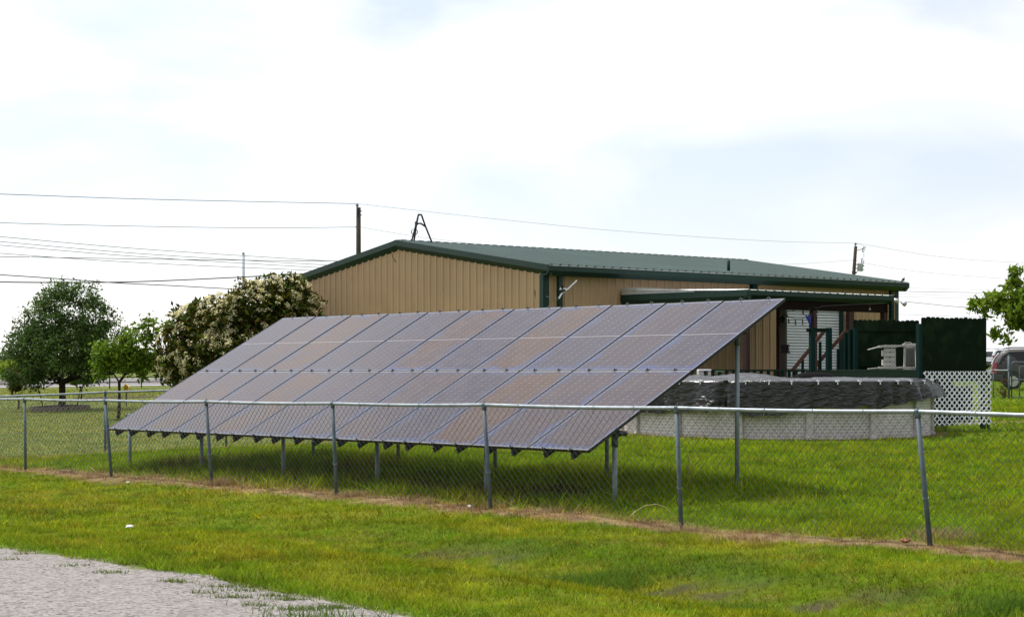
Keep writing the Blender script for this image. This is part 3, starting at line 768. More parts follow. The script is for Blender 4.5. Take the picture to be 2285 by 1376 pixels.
# rake trim on both gables: an upright band over an inward sloping band
def rake(base_t, outw):
    for sgn in (1, -1):
        m = MB()
        e0 = 0 if sgn > 0 else -BW
        def sec(dv, z): 
            o = BH * 0
            return [(0, .03), (0, -.125), (.13, -.26), (.16, -.26), (.16, .03)]
        def ring(d, z):
            return [bl(base_t + outw * -a, d, z + b) for a, b in sec(0, 0)]
        ra = ring(e0, EH); rb_ = ring(-BW / 2, EH + BR_)
        n = len(ra); m.add(ra + rb_, [(i, (i + 1) % n, n + (i + 1) % n, n + i) for i in range(n)] + [tuple(range(n)), tuple(range(2 * n - 1, n - 1, -1))])
        m.build('rake_trim', M_green, bldg)
rake(-.003, -1); rake(BL + .003, 1)
def gutter(t0, t1, d0, z, name, parent, sc=1.0):
    m = MB(); sgn = 1
    sec = [(.02, .0), (.02, -.13), (-.09, -.24), (-.30, -.24), (-.30, -.21), (-.10, -.21), (-.02, -.10), (-.02, .0)]
    r = [bl(t0, d0 + a * sc, z + b * sc) for a, b in sec]
    m.prism(r, BH * (t1 - t0)); return m.build(name, M_green, parent)
gutter(.0, BL, .03, EH + .0, 'gutter', bldg)
m = MB(); m.beam(bl(.02, .052, EH + .008), bl(BL - .02, .052, EH + .008), .012, .012); m.build('gutter_lip', M_flash, bldg)
m = MB()
for k in range(11): m.box(bl(.7 + 1.34 * k, .02, EH + .012), .03, .12, .01, BH, BN)
m.build('gutter_strap', M_flash, bldg)
sec = [(-BW - .02, 0), (-BW - .02, -.13), (-BW + .09, -.24), (-BW + .3, -.24), (-BW + .3, -.2), (-BW + .05, -.1), (-BW + .05, 0)]
m = MB(); m.prism([bl(0, a, EH + b) for a, b in sec], BH * BL); m.build('gutter', M_green, bldg)
# corner trims and downspouts
for t, sg in ((OVG, 1), (BL - OVG, -1)):
    m = MB(); m.box(bl(t + sg * .06, -OVE + .036, (EH - .2 + PAD) / 2), .17, .012, EH - .2 - PAD, BH, BN); m.box(bl(t - sg * .036, -OVE - .05, (EH - .2 + PAD) / 2), .012, .16, EH - .2 - PAD, BH, BN)
    m.build('corner_trim', M_green, bldg)
for t in (.60, 14.25):
    m = MB(); m.box(bl(t, -OVE + .10, (EH - .22 + PAD) / 2), .13, .10, EH - .22 - PAD, BH, BN); m.build('downspout', M_green, bldg)
m = MB(); m.box(bl(7.98, -OVE + .1, EH - .32), .20, .14, .2, BH, BN); m.box(bl(7.98, -OVE + .1, EH - .62), .12, .10, .5, BH, BN); m.build('downspout', M_teal, bldg)
# roof vent pipe near the eave
m = MB(); vp = bl(7.55, -.8, EH + .12); m.tube([vp - UP * .1, vp + UP * .35], .045, 10); m.tube([vp - UP * .03, vp + UP * .02], [.12, .05], 10); m.build('vent_pipe', M_teal, rf, True)
# white roll up door
m = MB(); H_ = DZ - PAD; k = int(H_ / .085)
vs = []
for i in range(k):
    z0 = PAD + i * .085
    for zz, oo in ((0, -.0), (.012, .018), (.068, .018), (.080, .0)):
        vs += [bl(DT0 + .05, -OVE - .05 + oo, z0 + zz), bl(DT1 - .05, -OVE - .05 + oo, z0 + zz)]
m.add(vs, [(2 * i, 2 * i + 1, 2 * i + 3, 2 * i + 2) for i in range(4 * k - 1)])
rd = m.build('roll_up_door', M_door, bldg)
m = MB(); vs_ = []
for i in range(k): m.box(bl((DT0 + DT1) / 2, -OVE - .034, PAD + i * .085 - .003), DT1 - DT0 - .1, .012, .012, BH, BN)
m.build('slat_joint', mat('dark_joint_steel', (.12, .13, .15), .5), rd)  # narrow bars of darker steel between the door slats
m = MB()
for t in (DT0 + .0, DT1 + .0): m.box(bl(t, -OVE + .02, (PAD + DZ) / 2), .10, .09, DZ - PAD, BH, BN)
m.box(bl((DT0 + DT1) / 2, -OVE + .02, DZ + .05), DT1 - DT0 + .1, .09, .10, BH, BN)
m.build('door_trim', M_green, rd)
# porch lean-to
PT0, PT1, PD = 2.81, 8.55, 4.33; PZ0, PZ1 = 3.73, 3.60
m = MB(); pr = profile(PT1 - PT0, .305, .03); vs = []
for s, off in pr: vs += [bl(PT0 + s, PD, PZ1 + off), bl(PT0 + s, -OVE + .05, PZ0 + off + .02)]
m.add(vs, [(2 * i, 2 * i + 2, 2 * i + 3, 2 * i + 1) for i in range(len(pr) - 1)])
porch = m.build('porch_roof', M_flash, bldg)
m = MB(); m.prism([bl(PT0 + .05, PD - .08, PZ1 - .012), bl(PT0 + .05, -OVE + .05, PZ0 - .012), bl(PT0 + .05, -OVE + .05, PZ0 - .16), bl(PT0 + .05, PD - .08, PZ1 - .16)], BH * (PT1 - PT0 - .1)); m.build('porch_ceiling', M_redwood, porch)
gutter(PT0, PT1, PD + .03, PZ1 + .01, 'porch_gutter', porch, .95)
m = MB(); m.beam(bl(PT0 + .02, PD + .05, PZ1 + .02), bl(PT1 - .02, PD + .05, PZ1 + .02), .012, .012); m.build('gutter_lip', M_flash, porch)
m = MB(); sec = [(-.01, .02), (-.01, -.14), (.09, -.30), (.14, -.30), (.14, .0)]
ra = [bl(PT0 - .0 + a, PD + .04, PZ1 + b) for a, b in sec]; rb_ = [bl(PT0 + a, -OVE + .06, PZ0 - .12 + b) for a, b in sec]
n = len(ra); m.add(ra + rb_, [(i, (i + 1) % n, n + (i + 1) % n, n + i) for i in range(n)] + [tuple(range(n)), tuple(range(2 * n - 1, n - 1, -1))]); m.build('porch_rake_trim', M_green, porch)
m = MB(); m.prism([bl(PT0 + .02, -OVE + .06, 3.46), bl(PT0 + .02, -OVE + .06, 3.83), bl(PT0 + .02, .4, 3.81), bl(PT0 + .02, 2.5, 3.665), bl(PT0 + .02, 2.5, 3.57)], BH * .012); m.build('end_flashing', M_flash, porch)
M_beamshaded = mat('shade_darkened_beam', (.010, .005, .004), .8, 0, .2, 8, spec=.1)  # darker copy of the red wood, shade under the gutter put into its colour
m = MB(); m.beam(bl(PT0 + .1, 4.2, PZ1 - .33), bl(PT1 - .1, 4.2, PZ1 - .33), .09, .24); m.build('porch_beam', M_beamshaded, porch)
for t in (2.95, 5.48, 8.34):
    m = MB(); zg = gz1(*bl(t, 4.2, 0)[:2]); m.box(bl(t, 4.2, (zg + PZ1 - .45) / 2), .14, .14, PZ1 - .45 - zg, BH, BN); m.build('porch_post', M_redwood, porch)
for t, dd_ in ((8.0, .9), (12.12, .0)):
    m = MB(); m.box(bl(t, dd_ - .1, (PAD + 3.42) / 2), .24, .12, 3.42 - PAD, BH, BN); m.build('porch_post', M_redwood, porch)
m = MB(); zg = gz1(*bl(8.52, 4.3, 0)[:2]); m.box(bl(8.5, 4.32, (zg + PZ1 - .2) / 2), .10, .09, PZ1 - .2 - zg, BH, BN); m.build('downspout', M_teal, porch)
# slab under the building
m = MB(); m.box(bl(BL / 2, -BW / 2, PAD - .2), BL - .5, BW - .8, .36, BH, BN); m.build('slab', M_concrete, bldg)
m = MB(); z = gz1(*bl(7, 1.8, 0)[:2]); m.box(bl(7.2, 1.95, z + .02), 9.5, 4.3, .16, BH, BN); o = m.build('patio', mat('darkened_patio_slab', (.09, .075, .06), .85, 0, .2, 6)); tag(o, 'concrete patio slab under the porch', None, None, 'structure')  # slab colour darkened to cut light bounced onto the porch wall

# ------------------------------------------------------------------ pool and its cover
pz = gz1(POOLC[0], POOLC[1] - POOLR); PH = 1.17
PC = Vector((POOLC[0], POOLC[1], pz))
pool = thing('above_ground_pool', PC, 'round above ground pool with pale grey block pattern wall', 'pool')
def pool_mat():
    m = bpy.data.materials.new('pool_wall_vinyl'); m.use_nodes = True; N = m.node_tree.nodes; L = m.node_tree.links; b = N['Principled BSDF']
    uv = N.new('ShaderNodeUVMap'); uv.uv_map = 'UVMap'
    br = N.new('ShaderNodeTexBrick'); br.inputs['Scale'].default_value = 1; br.offset = .5
    br.inputs['Color1'].default_value = (.40, .375, .36, 1); br.inputs['Color2'].default_value = (.45, .42, .405, 1); br.inputs['Mortar'].default_value = (.66, .63, .61, 1)
    br.inputs['Mortar Size'].default_value = .009; br.inputs['Brick Width'].default_value = .105; br.inputs['Row Height'].default_value = .062; br.inputs['Bias'].default_value = 0
    L.new(uv.outputs[0], br.inputs['Vector'])
    nz = N.new('ShaderNodeTexNoise'); nz.inputs['Scale'].default_value = 3; nz.inputs['Detail'].default_value = 6; L.new(uv.outputs[0], nz.inputs['Vector'])
    mr = N.new('ShaderNodeMapRange'); mr.inputs['To Min'].default_value = .8; mr.inputs['To Max'].default_value = 1.2; L.new(nz.outputs['Fac'], mr.inputs['Value'])
    mm = N.new('ShaderNodeVectorMath'); mm.operation = 'SCALE'; L.new(br.outputs['Color'], mm.inputs[0]); L.new(mr.outputs[0], mm.inputs['Scale'])
    L.new(mm.outputs[0], b.inputs['Base Color']); b.inputs['Roughness'].default_value = .55
    return m
na = 160; th = np.linspace(0, 2 * np.pi, na + 1); zz = np.linspace(0, PH, 5)
P = np.stack([np.stack([POOLC[0] + POOLR * np.cos(th), POOLC[1] + POOLR * np.sin(th), np.full_like(th, pz - .1 + z + .02 * (z > 0))], -1) for z in zz])
UVp = np.stack([np.stack([th * POOLR, np.full_like(th, z)], -1) for z in zz])
grid_mesh('pool_wall', P, pool_mat(), parent=pool, uv=UVp)
M_upr = mat('pool_upright_resin', (.50, .475, .45), .5, 0, .1, 6)
for k in range(15):
    a = 2 * math.pi * k / 15 + .155
    d = Vector((math.cos(a), math.sin(a), 0)); t = Vector((-d.y, d.x, 0))
    m = MB(); c = PC + d * (POOLR + .035); m.box(c + UP * (PH / 2 - .03), .15, .07, PH, t, d); m.box(c + UP * .02 + d * .01, .19, .10, .10, t, d)
    m.build('upright', M_upr, pool, bevel=.015)
sec = [(-.09, 0), (.08, 0), (.09, -.03), (.07, -.045), (-.07, -.045)]
P = np.stack([np.stack([POOLC[0] + (POOLR + .03 + a) * np.cos(th), POOLC[1] + (POOLR + .03 + a) * np.sin(th), np.full_like(th, pz + PH + b)], -1) for a, b in sec + sec[:1]])
grid_mesh('top_rail', P, M_upr, parent=pool, smooth=False)
# cover: sheet over the water with a ragged skirt clipped round the rim
def cover_mat():
    m = bpy.data.materials.new('black_poly_tarp'); m.use_nodes = True; N = m.node_tree.nodes; L = m.node_tree.links; b = N['Principled BSDF']
    b.inputs['Base Color'].default_value = (.008, .0083, .010, 1); b.inputs['Roughness'].default_value = .27; b.inputs['Specular IOR Level'].default_value = .6
    t = N.new('ShaderNodeTexCoord'); mp_ = N.new('ShaderNodeMapping'); mp_.inputs['Scale'].default_value = (1.7, 1.7, 5.5); L.new(t.outputs['Object'], mp_.inputs[0])
    n1_ = N.new('ShaderNodeTexNoise'); n1_.inputs['Scale'].default_value = 2.6; n1_.inputs['Detail'].default_value = 4; n1_.inputs['Distortion'].default_value = 1.6; L.new(mp_.outputs[0], n1_.inputs['Vector'])
    bp = N.new('ShaderNodeBump'); bp.inputs['Strength'].default_value = 1.0; bp.inputs['Distance'].default_value = .065; L.new(n1_.outputs['Fac'], bp.inputs['Height']); L.new(bp.outputs[0], b.inputs['Normal'])
    n2_ = N.new('ShaderNodeTexNoise'); n2_.inputs['Scale'].default_value = .9; n2_.inputs['Detail'].default_value = 2; L.new(t.outputs['Object'], n2_.inputs['Vector'])
    ms = N.new('ShaderNodeMapRange'); ms.inputs['From Min'].default_value = .38; ms.inputs['From Max'].default_value = .62; ms.inputs['To Min'].default_value = .4; ms.inputs['To Max'].default_value = 1.0
    L.new(n2_.outputs['Fac'], ms.inputs['Value']); L.new(ms.outputs[0], bp.inputs['Strength'])
    return m
M_cover = cover_mat()
nt_ = 560; th = np.linspace(0, 2 * np.pi, nt_, endpoint=False)
dirx, diry = np.cos(th), np.sin(th); RX = POOLR + .135
pxr = HX + FPX * (POOLC[0] + RX * dirx) / (POOLC[1] + RX * diry)
drop_front = np.interp(pxr, [1380, 1440, 1480, 1530, 1610, 1680, 1760, 1800, 1930, 1960, 2000, 2030, 2060, 2090], [.58, .66, .66, .61, .57, .70, .62, .54, .50, .58, .46, .40, .38, .30])
drop = np.where(diry < .1, drop_front, .35 + .1 * np.sin(th * 5)) + .035 * np.sin(th * 23) * np.sin(th * 9 + 1) + .05 * (fbm(th * 14, th * 0 + 2, 3) - .5)
rows = []
zr = pz + PH
for k in range(26):                                        # skirt
    f = k / 25
    fold = (sstep(.35, .6, fbm(th * 3.1, th * 0 + 6, 2)) * .075 * np.sin(th * 23 + 14 * fbm(th * 5, th * 0 + 1, 3)) + .030 * (np.abs(np.sin(th * 23)) - .6) + .02 * np.sin(th * 61 + 9 * fbm(th * 7, th * 0 + 4, 2))) * f ** .8
    wr = .034 * (fbm(th * 34 + f * 3.0, np.full_like(th, f * 11.0) + th * 9, 3) - .5) * min(1, f * 3) + .012 * (fbm(th * 90, np.full_like(th, f * 26.0), 2) - .5) * min(1, f * 2.5)
    flare = .05 * f + np.interp(pxr, [2030, 2075, 2100], [0, .10, .18]) * (diry < .35) * f
    r = RX + fold + wr + flare
    rows.append(np.stack([POOLC[0] + r * dirx, POOLC[1] + r * diry, zr + .015 - drop * f - .02 * (k > 0)], -1))
rows = rows[::-1]
for k in range(1, 26):                                     # top sheet running inward
    f = k / 25; r = RX * (1 - f * .999)
    x = POOLC[0] + r * dirx; y = POOLC[1] + r * diry
    crest = .17 * np.exp(-(((x - 5.05) / .55) ** 2 + ((y - 36.3) / .9) ** 2)) + .07 * np.exp(-(((x - 3.9) / .9) ** 2 + ((y - 36.6) / .7) ** 2)) + .05 * np.exp(-(((x - 6.6) / .8) ** 2 + ((y - 36.0) / .5) ** 2))
    z = zr + .015 + .035 * sstep(.01, .10, f) - .22 * sstep(.30, .7, f) + crest * sstep(.02, .12, f) + .06 * (fbm(x * 3, y * 6, 4) - .5) * sstep(0, .1, f) + .02 * (fbm(x * 9, y * 14, 2) - .5) * sstep(0, .1, f)
    rows.append(np.stack([x, y, z], -1))
cov = grid_mesh('pool_cover', np.stack(rows), M_cover, wrap=True)
tag(cov, 'wrinkled black tarp cover draped over the round pool with ragged skirt', 'pool cover')
for k in range(46):
    a = 2 * math.pi * (k + .3 * random.random()) / 46; d = Vector((math.cos(a), math.sin(a), 0)); t = Vector((-d.y, d.x, 0))
    m = MB(); c = PC + d * (RX + .012) + UP * (PH + .02)
    w = random.choice((.05, .07, .09)); m.box(c, w, .05, .03, (t + UP * random.uniform(-.3, .3)).normalized(), d); m.tube([c - UP * .02, c - UP * .07 + d * .02], .012, 6)
    m.build('cover_clip', M_white if random.random() < .62 else M_black, cov)
# strip of pale rail showing under the gathered cover
# ladder behind the pool rim
lp = at(1571, 845, 41.2); lp.z = gz1(lp.x, lp.y)
lad = thing('pool_ladder', lp, 'white resin pool ladder platform standing behind the pool cover', 'pool ladder')
zt_ = at(1571, 824, 41.2).z
m = MB(); m.box((lp.x, lp.y, zt_ - .015), .31, .45, .035); m.build('platform', M_white, lad, bevel=.01)
for sx_, w in ((-.09, .13), (.11, .07)):
    m = MB(); m.box((lp.x + sx_, lp.y, (zt_ - .03 + lp.z) / 2), w, .40, zt_ - .03 - lp.z); m.build('side_rail', M_chair, lad, bevel=.008)
for k in range(4):
    m = MB(); m.box((lp.x + .01, lp.y, lp.z + .28 + .3 * k), .16, .3, .04); m.build('step', M_chair, lad)

# black dome (closed umbrella canopy) lying behind the rim
dp = at(1818, 848, 40.6); dz_ = at(1818, 834.5, 40.6).z
m = MB(); vs = []; nn = 16
for j in range(7):
    f = j / 6
    for k in range(nn):
        a = 2 * math.pi * k / nn; r = .66 * math.sin(f * math.pi / 2) * (1 - .05 * (k % 2)); vs.append((dp.x + r * math.cos(a), dp.y + r * .55 * math.sin(a), dz_ + .06 - .26 * (1 - math.cos(f * math.pi / 2))))
m.add(vs, [(j * nn + k, j * nn + (k + 1) % nn, (j + 1) * nn + (k + 1) % nn, (j + 1) * nn + k) for j in range(6) for k in range(nn)])
um = thing('garden_umbrella', (dp.x, dp.y, gz1(dp.x, dp.y)), 'black umbrella canopy spread low between the pool cover and the deck', 'umbrella')
m.build('canopy', mat('black_fabric', (.006, .006, .007), .9, spec=.05), um)
m = MB(); m.tube([(dp.x, dp.y, gz1(dp.x, dp.y)), (dp.x, dp.y, dz_ + .05)], .02, 8); m.tube([(dp.x, dp.y, gz1(dp.x, dp.y)), (dp.x, dp.y, gz1(dp.x, dp.y) + .08)], .22, 16); m.build('pole', M_black, um)

# ------------------------------------------------------------------ deck, rails, screens
DZT = EYE - (825 - HY) * 40.5 / FPX
F1 = at(1800, 825, 41.65); F2 = at(2053, 825, 38.75); B2 = at(2060, 825, 42.75); B1 = at(1802, 825, 44.0)
dk = thing('deck', ((F1 + B2) / 2) * 1.0, 'green stained wooden deck beside the pool', 'deck'); LOC[dk.name] = Vector(dk.location)
def flat(p, z): return Vector((p.x, p.y, z))
fdir = (flat(F2, 0) - flat(F1, 0)); fl = fdir.length; fdir.normalize(); fnv = Vector((-fdir.y, fdir.x, 0))
bdir = flat(B2, 0) - flat(B1, 0)
nb = 22
m = MB()
for k in range(nb):
    f0, f1 = k / nb, (k + .94) / nb
    a, b, c, d = F1.lerp(B1, f0), F2.lerp(B2, f0), F2.lerp(B2, f1), F1.lerp(B1, f1)
    m.prism([flat(a, DZT - .035), flat(b, DZT - .035), flat(c, DZT - .035), flat(d, DZT - .035)], (0, 0, .035))
m.build('deck_boards', M_deck, dk)
for p, q in ((F1, F2), (F2, B2), (B1, F1), (B1, B2)):
    m = MB(); m.beam(flat(p, DZT - .145), flat(q, DZT - .145), .045, .21); m.build('fascia_board', M_deck, dk)
for p in (F1, F2, B1, B2, F1.lerp(F2, .5)):
    zg = gz1(p.x, p.y); m = MB(); pp = p.lerp((F1 + B2) / 2, .06); m.box(flat(pp, (zg + DZT - .24) / 2), .1, .1, DZT - .24 - zg, fdir, fnv); m.build('deck_leg', M_teal, dk)
# raised gate frame at the head of the stairs
def post(px, y0, y1, Y, w=.13, par=dk, m_=M_teal, name='rail_post'):
    a = at(px, y1, Y); b = at(px, y0, Y); m = MB(); m.box((a + b) / 2, w, w * .8, (b - a).length, (.9, .43, 0), (-.43, .9, 0)); return m.build(name, m_, par)
post(1812, 731, 828, 41.5, .125); post(1849.5, 731, 828, 42.2, .125)
m = MB(); m.beam(at(1801, 736, 41.4), at(1846, 736, 42.15), .05, .09); m.build('cross_rail', M_dkgreen, dk)
for px, y0 in ((1830, 762), (1870, 778)):
    post(px, y0, 828, 42.9, .06, name='baluster')
post(1887, 742, 828, 42.6, .075); post(1898, 735, 828, 42.4, .085)
# stair with red brown handrails between patio and deck
sp_ = at(1790, 840, 43.2); sp_.z = gz1(sp_.x, sp_.y)
stair = thing('wooden_stairs', sp_, 'wooden stairs with red brown sloping handrails leading up to the green deck', 'stairs')
for (x0, y0, x1, y1, Y) in ((1766, 829, 1842, 735, 42.45), (1806, 832, 1890, 736, 43.3)):
    m = MB(); m.beam(at(x0, y0, Y), at(x1, y1, Y), .055, .09); m.build('handrail', M_handrail, stair)
for px, y0, Y in ((1771, 826, 42.5), (1791, 800, 42.5), (1828, 806, 43.35)):
    a = at(px, y0, Y); b = Vector((a.x, a.y, gz1(a.x, a.y))); m = MB(); m.box((a + b) / 2, .06, .06, (a - b).length); m.build('baluster', M_teal, stair)
for k in range(6):
    q = at(1778 + 13 * k, 830, 42.9); m = MB(); m.box((q.x, q.y, .52 + .18 * k), .3, .95, .04); m.build('tread', M_deck, stair)
for Y in (42.5, 43.3):
    a = at(1770, 830, Y); b = at(1850, 830, Y); m = MB(); m.beam((a.x, a.y, .46), (b.x, b.y, 1.42), .045, .22); m.build('stringer', M_deck, stair)
# low green railing left of the stairs
r0 = at(1536, 826, 42.3); r1 = at(1800, 826, 42.05)
rail = thing('porch_railing', Vector((r0.x + .5, r0.y, gz1(r0.x, r0.y))), 'low dark green railing with square balusters in front of the porch', 'railing')
m = MB(); m.beam(r0, r1, .10, .045); m.build('top_rail', M_deck, rail)
m = MB(); m.beam(r0 - UP * 1.0, r1 - UP * 1.0, .07, .05); m.build('bottom_rail', M_deck, rail)
for k in range(17):
    p = r0.lerp(r1, (k + .5) / 17); zg = gz1(p.x, p.y)
    m = MB(); e = p.z - .02; b_ = p.z - 1.0 if k % 8 else zg
    m.box((p.x, p.y, (e + b_) / 2), .075, .06, e - b_); m.build('baluster' if k % 8 else 'rail_post', M_teal if k % 3 else M_deck, rail)
# small pale green stand and a blue grey tub on the porch
g0 = at(1607, 827, 41.9); gl0 = at(1615, 850, 41.9)
st_ = thing('plant_stand', Vector((g0.x, g0.y, gz1(g0.x, g0.y))), 'pale green metal stand behind the pool cover beside the white ladder', 'plant stand')
M_pgreen = mat('pale_green_paint', (.14, .22, .14), .5)
m = MB(); m.box((g0.x, g0.y, g0.z - .01), .19, .2, .03); m.build('stand_top', M_pgreen, st_)
for sx_ in (-.08, .08):
    m = MB(); zg = gz1(g0.x, g0.y); m.box((g0.x + sx_, g0.y, (g0.z - .02 + zg) / 2), .025, .025, g0.z - .02 - zg); m.build('leg', M_pgreen, st_)
g1 = at(1628, 838, 42.6); zb = gz1(g1.x, g1.y)
m = MB(); m.tube([(g1.x, g1.y, zb), (g1.x, g1.y, zb + .1), (g1.x, g1.y, at(0, 835, 42.6).z)], [.12, .13, .14], 14); m.tube([(g1.x, g1.y, at(0, 835, 42.6).z - .02), (g1.x, g1.y, at(0, 834, 42.6).z)], [.155, .155], 14)
tag(m.build('tub', mat('blue_grey_tub', (.10, .16, .20), .5)), 'blue grey plastic tub standing behind the railing near the pool ladder', 'tub')

# privacy screens of dog eared pickets
def picket_screen(label, name, p0, dr, W, zb, zt, rail_side, rails, posts, group, jitter=.012):
    nrm = Vector((dr.y, -dr.x, 0)) * rail_side
    root = thing(name, Vector((p0.x + dr.x * W / 2, p0.y + dr.y * W / 2, zb)), label, 'fence', group)
    n = int(round(W / .142)); pw = W / n
    for k in range(n):
        c = p0 + dr * (pw * (k + .5)); g = random.uniform(.003, .009); w = pw - g; t = zt + random.uniform(-jitter, jitter); e = .028
        poly = [(-w / 2, zb), (w / 2, zb), (w / 2, t - e), (w / 2 - e, t), (-w / 2 + e, t), (-w / 2, t - e)]
        m = MB(); m.prism([Vector((c.x + dr.x * a, c.y + dr.y * a, z)) for a, z in poly], Vector((-nrm.x, -nrm.y, 0)) * .016)
        o = m.build('picket', M_dkgreen, root)
    for z in rails:
        m = MB(); q = Vector((p0.x, p0.y, z)) + nrm * .022; m.beam(q, q + dr * W, .038, .085); m.build('fence_rail', M_dkgreen, root)
    for a, pz_ in posts:
        q = p0 + dr * a; zg = gz1(q.x, q.y); m = MB(); m.box(Vector((q.x, q.y, (zg + pz_) / 2)) + nrm * .07, .095, .095, pz_ - zg, dr, nrm); m.build('fence_post', M_teal, root)
    return root
K = at(2055, 827, 38.6); SC = Vector((math.cos(R(27)), math.sin(R(27)), 0))
zt_r = at(0, 708, 38.9).z; zb_r = at(0, 832, 38.9).z
picket_screen('dark green picket screen standing above the white lattice at the deck corner', 'privacy_fence', Vector((K.x, K.y, 0)), SC, 1.93, zb_r, zt_r, -1, [zb_r + .2, zt_r - .25], [(.0, zt_r - .15), (1.9, zt_r - .15)], 'dark green picket screens')
L0 = at(1904, 827, 42.3); zt_l = at(0, 714, 42.7).z
picket_screen('dark green picket fence with teal posts behind the toppled chair on the deck', 'privacy_fence', Vector((L0.x, L0.y, 0)), Vector((math.cos(R(22)), math.sin(R(22)), 0)), 1.96, DZT - .1, zt_l, 1, [zt_l - .24, DZT + .12], [(0.02, zt_l - .2), (1.93, zt_l - .15)], 'dark green picket screens')
tp = at(2052, 722, 38.45); zg = gz1(tp.x, tp.y)
m = MB(); m.box((tp.x, tp.y, (zg + tp.z) / 2), .09, .09, tp.z - zg, SC, (-SC.y, SC.x, 0)); m.build('rail_post', M_teal, dk)
# white lattice sheet
def lattice(label, p0, dr, W, z0, z1, px_=.1467, w=.0285):
    nrm = Vector((dr.y, -dr.x, 0)); H = z1 - z0
    root = thing('lattice_panel', Vector((p0.x + dr.x * W / 2, p0.y + dr.y * W / 2, z0)), label, 'lattice')
    for fam in (1, -1):
        k = -int(H / px_) - 2
        while k * px_ < W + H + .2:
            s0 = k * px_ + .01; k += 1
            if fam == 1: v0 = max(0, -s0); v1 = min(H, W - s0)
            else: v0 = max(0, s0 - W); v1 = min(H, s0)
            if v1 - v0 < .03: continue
            a = Vector((p0.x, p0.y, z0)) + dr * (s0 + fam * v0) + UP * v0; b = Vector((p0.x, p0.y, z0)) + dr * (s0 + fam * v1) + UP * v1
            m = MB(); ax = (b - a).normalized(); m.beam(a - ax * .012 + nrm * .004 * fam, b + ax * .012 + nrm * .004 * fam, .0075 if False else w, .0075, nrm)
            m.build('slat', M_white, root)
    return root
zl0 = at(0, 947.5, 38.9).z; zl1 = at(0, 829, 38.9).z
LS = K + SC * -.03 + Vector((SC.y, -SC.x, 0)) * .14
lattice('white diagonal lattice panel below the dark green picket screen', Vector((LS.x, LS.y, 0)), SC, 1.98, zl0, zl1)
# dark backing boards for under-deck shade, and the frame carrying the lattice
m = MB()
for k in range(7):
    q = K + SC * (.07 + .155 * k) + Vector((SC.y, -SC.x, 0)) * -.12; zg = gz1(q.x, q.y); m.box((q.x, q.y, (zg + zl1) / 2 + .05), .14, .02, zl1 - zg - .1, SC, (-SC.y, SC.x, 0))
m.build('deck_shade_backing', M_dkgreen, dk)  # boards added as a dark backing, standing in for shade behind the lattice
m = MB(); q = K + Vector((SC.y, -SC.x, 0)) * .03; m.beam(Vector((q.x, q.y, zl1 - .12)), Vector((q.x, q.y, zl1 - .12)) + SC * 1.9, .05, .2); m.build('deck_beam', M_deck, dk)
m = MB(); q = B2; m.beam(Vector((q.x, q.y, .75)), Vector((q.x, q.y, .75)) + SC * 1.6, .04, .9); m.build('deck_shade_backing', M_dkgreen, dk)  # second dark backing sheet added further back, also for the under-deck shade
m = MB()
for a in (.05, 1.9):
    q = K + SC * a + Vector((SC.y, -SC.x, 0)) * .105; zg = gz1(q.x, q.y); m = MB(); m.box((q.x, q.y, (zg - .1 + zl1) / 2), .05, .05, zl1 - zg + .1, SC, (-SC.y, SC.x, 0)); m.build('deck_leg', M_deck, dk)

# ------------------------------------------------------------------ adirondack chair lying on its side
CY = 40.35
def cp(px, py, dy=0): return at(px, py, CY + dy)
ch = thing('adirondack_chair', cp(1995, 825), 'weathered white plastic adirondack chair toppled on its side on the deck', 'chair')
sc_ = CY / FPX
for y0, y1, y2, y3, dep in ((780, 773.5, 772, 770.5, .0), (822.5, 820.5, 820, 819.5, .0)):
    m = MB(); pts = [cp(1938, y0), cp(1962, y1), cp(1976, y2), cp(2000, (y2 + y3) / 2 + .4), cp(2020, y3)]
    for i in range(4): m.beam(pts[i] + Vector((0, .05, 0)), pts[i + 1] + Vector((0, .05, 0)), .13 + .02 * i, [.022, .05, .06, .045][i])
    m.build('leg', M_chair, ch)
zs = np.linspace(775.5, 817, 5)
for i in range(4):
    a = cp(1973.5, zs[i] + 1.1, .0); b = cp(1997.5, zs[i] + 1.1); c = cp(1997.5, zs[i + 1] - 1.0); d = cp(1973.5, zs[i + 1] - 1.0)
    m = MB(); m.prism([a, b, c, d], (0, .02, 0)); m.build('seat_slat', M_chair, ch)
for px in (1974.5, 1981.5, 1991, 1996.5):
    m = MB(); m.beam(cp(px, 775, .025), cp(px, 818, .025), .02, .05, (1, 0, 0)); m.build('slat_batten', M_chair, ch)
for y0, y1 in ((781, 794), (802, 815)):
    m = MB(); m.prism([cp(1969.5, y0, .03), cp(1974, y0, .03), cp(1974, y1, .03), cp(1969.5, y1, .03)], (0, .12, 0)); m.build('apron', M_chair, ch)
for y0, y1 in ((766.5, 773.5), (818, 825)):
    m = MB(); m.prism([cp(2016, y0, -.05), cp(2049, y0, -.05), cp(2049, y1, -.05), cp(2016, y1, -.05)], (0, .12, 0)); m.build('armrest', M_chair, ch, bevel=.008)
for x0, x1, xb in ((2017.5, 2021, 2018.5), (2043, 2046, 2047)):
    m = MB(); m.prism([cp(x0, 773, -.03), cp(x1, 773, -.03), cp(x1 + (1 if x0 > 2030 else 0), 819, -.03), cp(x0 + (1 if x0 > 2030 else 0), 819, -.03)], (0, .07, 0)); m.build('leg', M_chair, ch)
vs = []
m = MB()
for j in range(9):
    f = j / 8; y = 773 + 46 * f; bow = .015 * math.sin(math.pi * f)
    for x in (2022, 2033, 2038, 2043): vs.append(cp(x + (bow * 60 if x > 2036 else 0), y, (.30 + .16 * (x == 2043)) - bow))
m.add(vs, [(j * 4 + k, j * 4 + k + 1, j * 4 + k + 5, j * 4 + k + 4) for j in range(8) for k in range(3)])
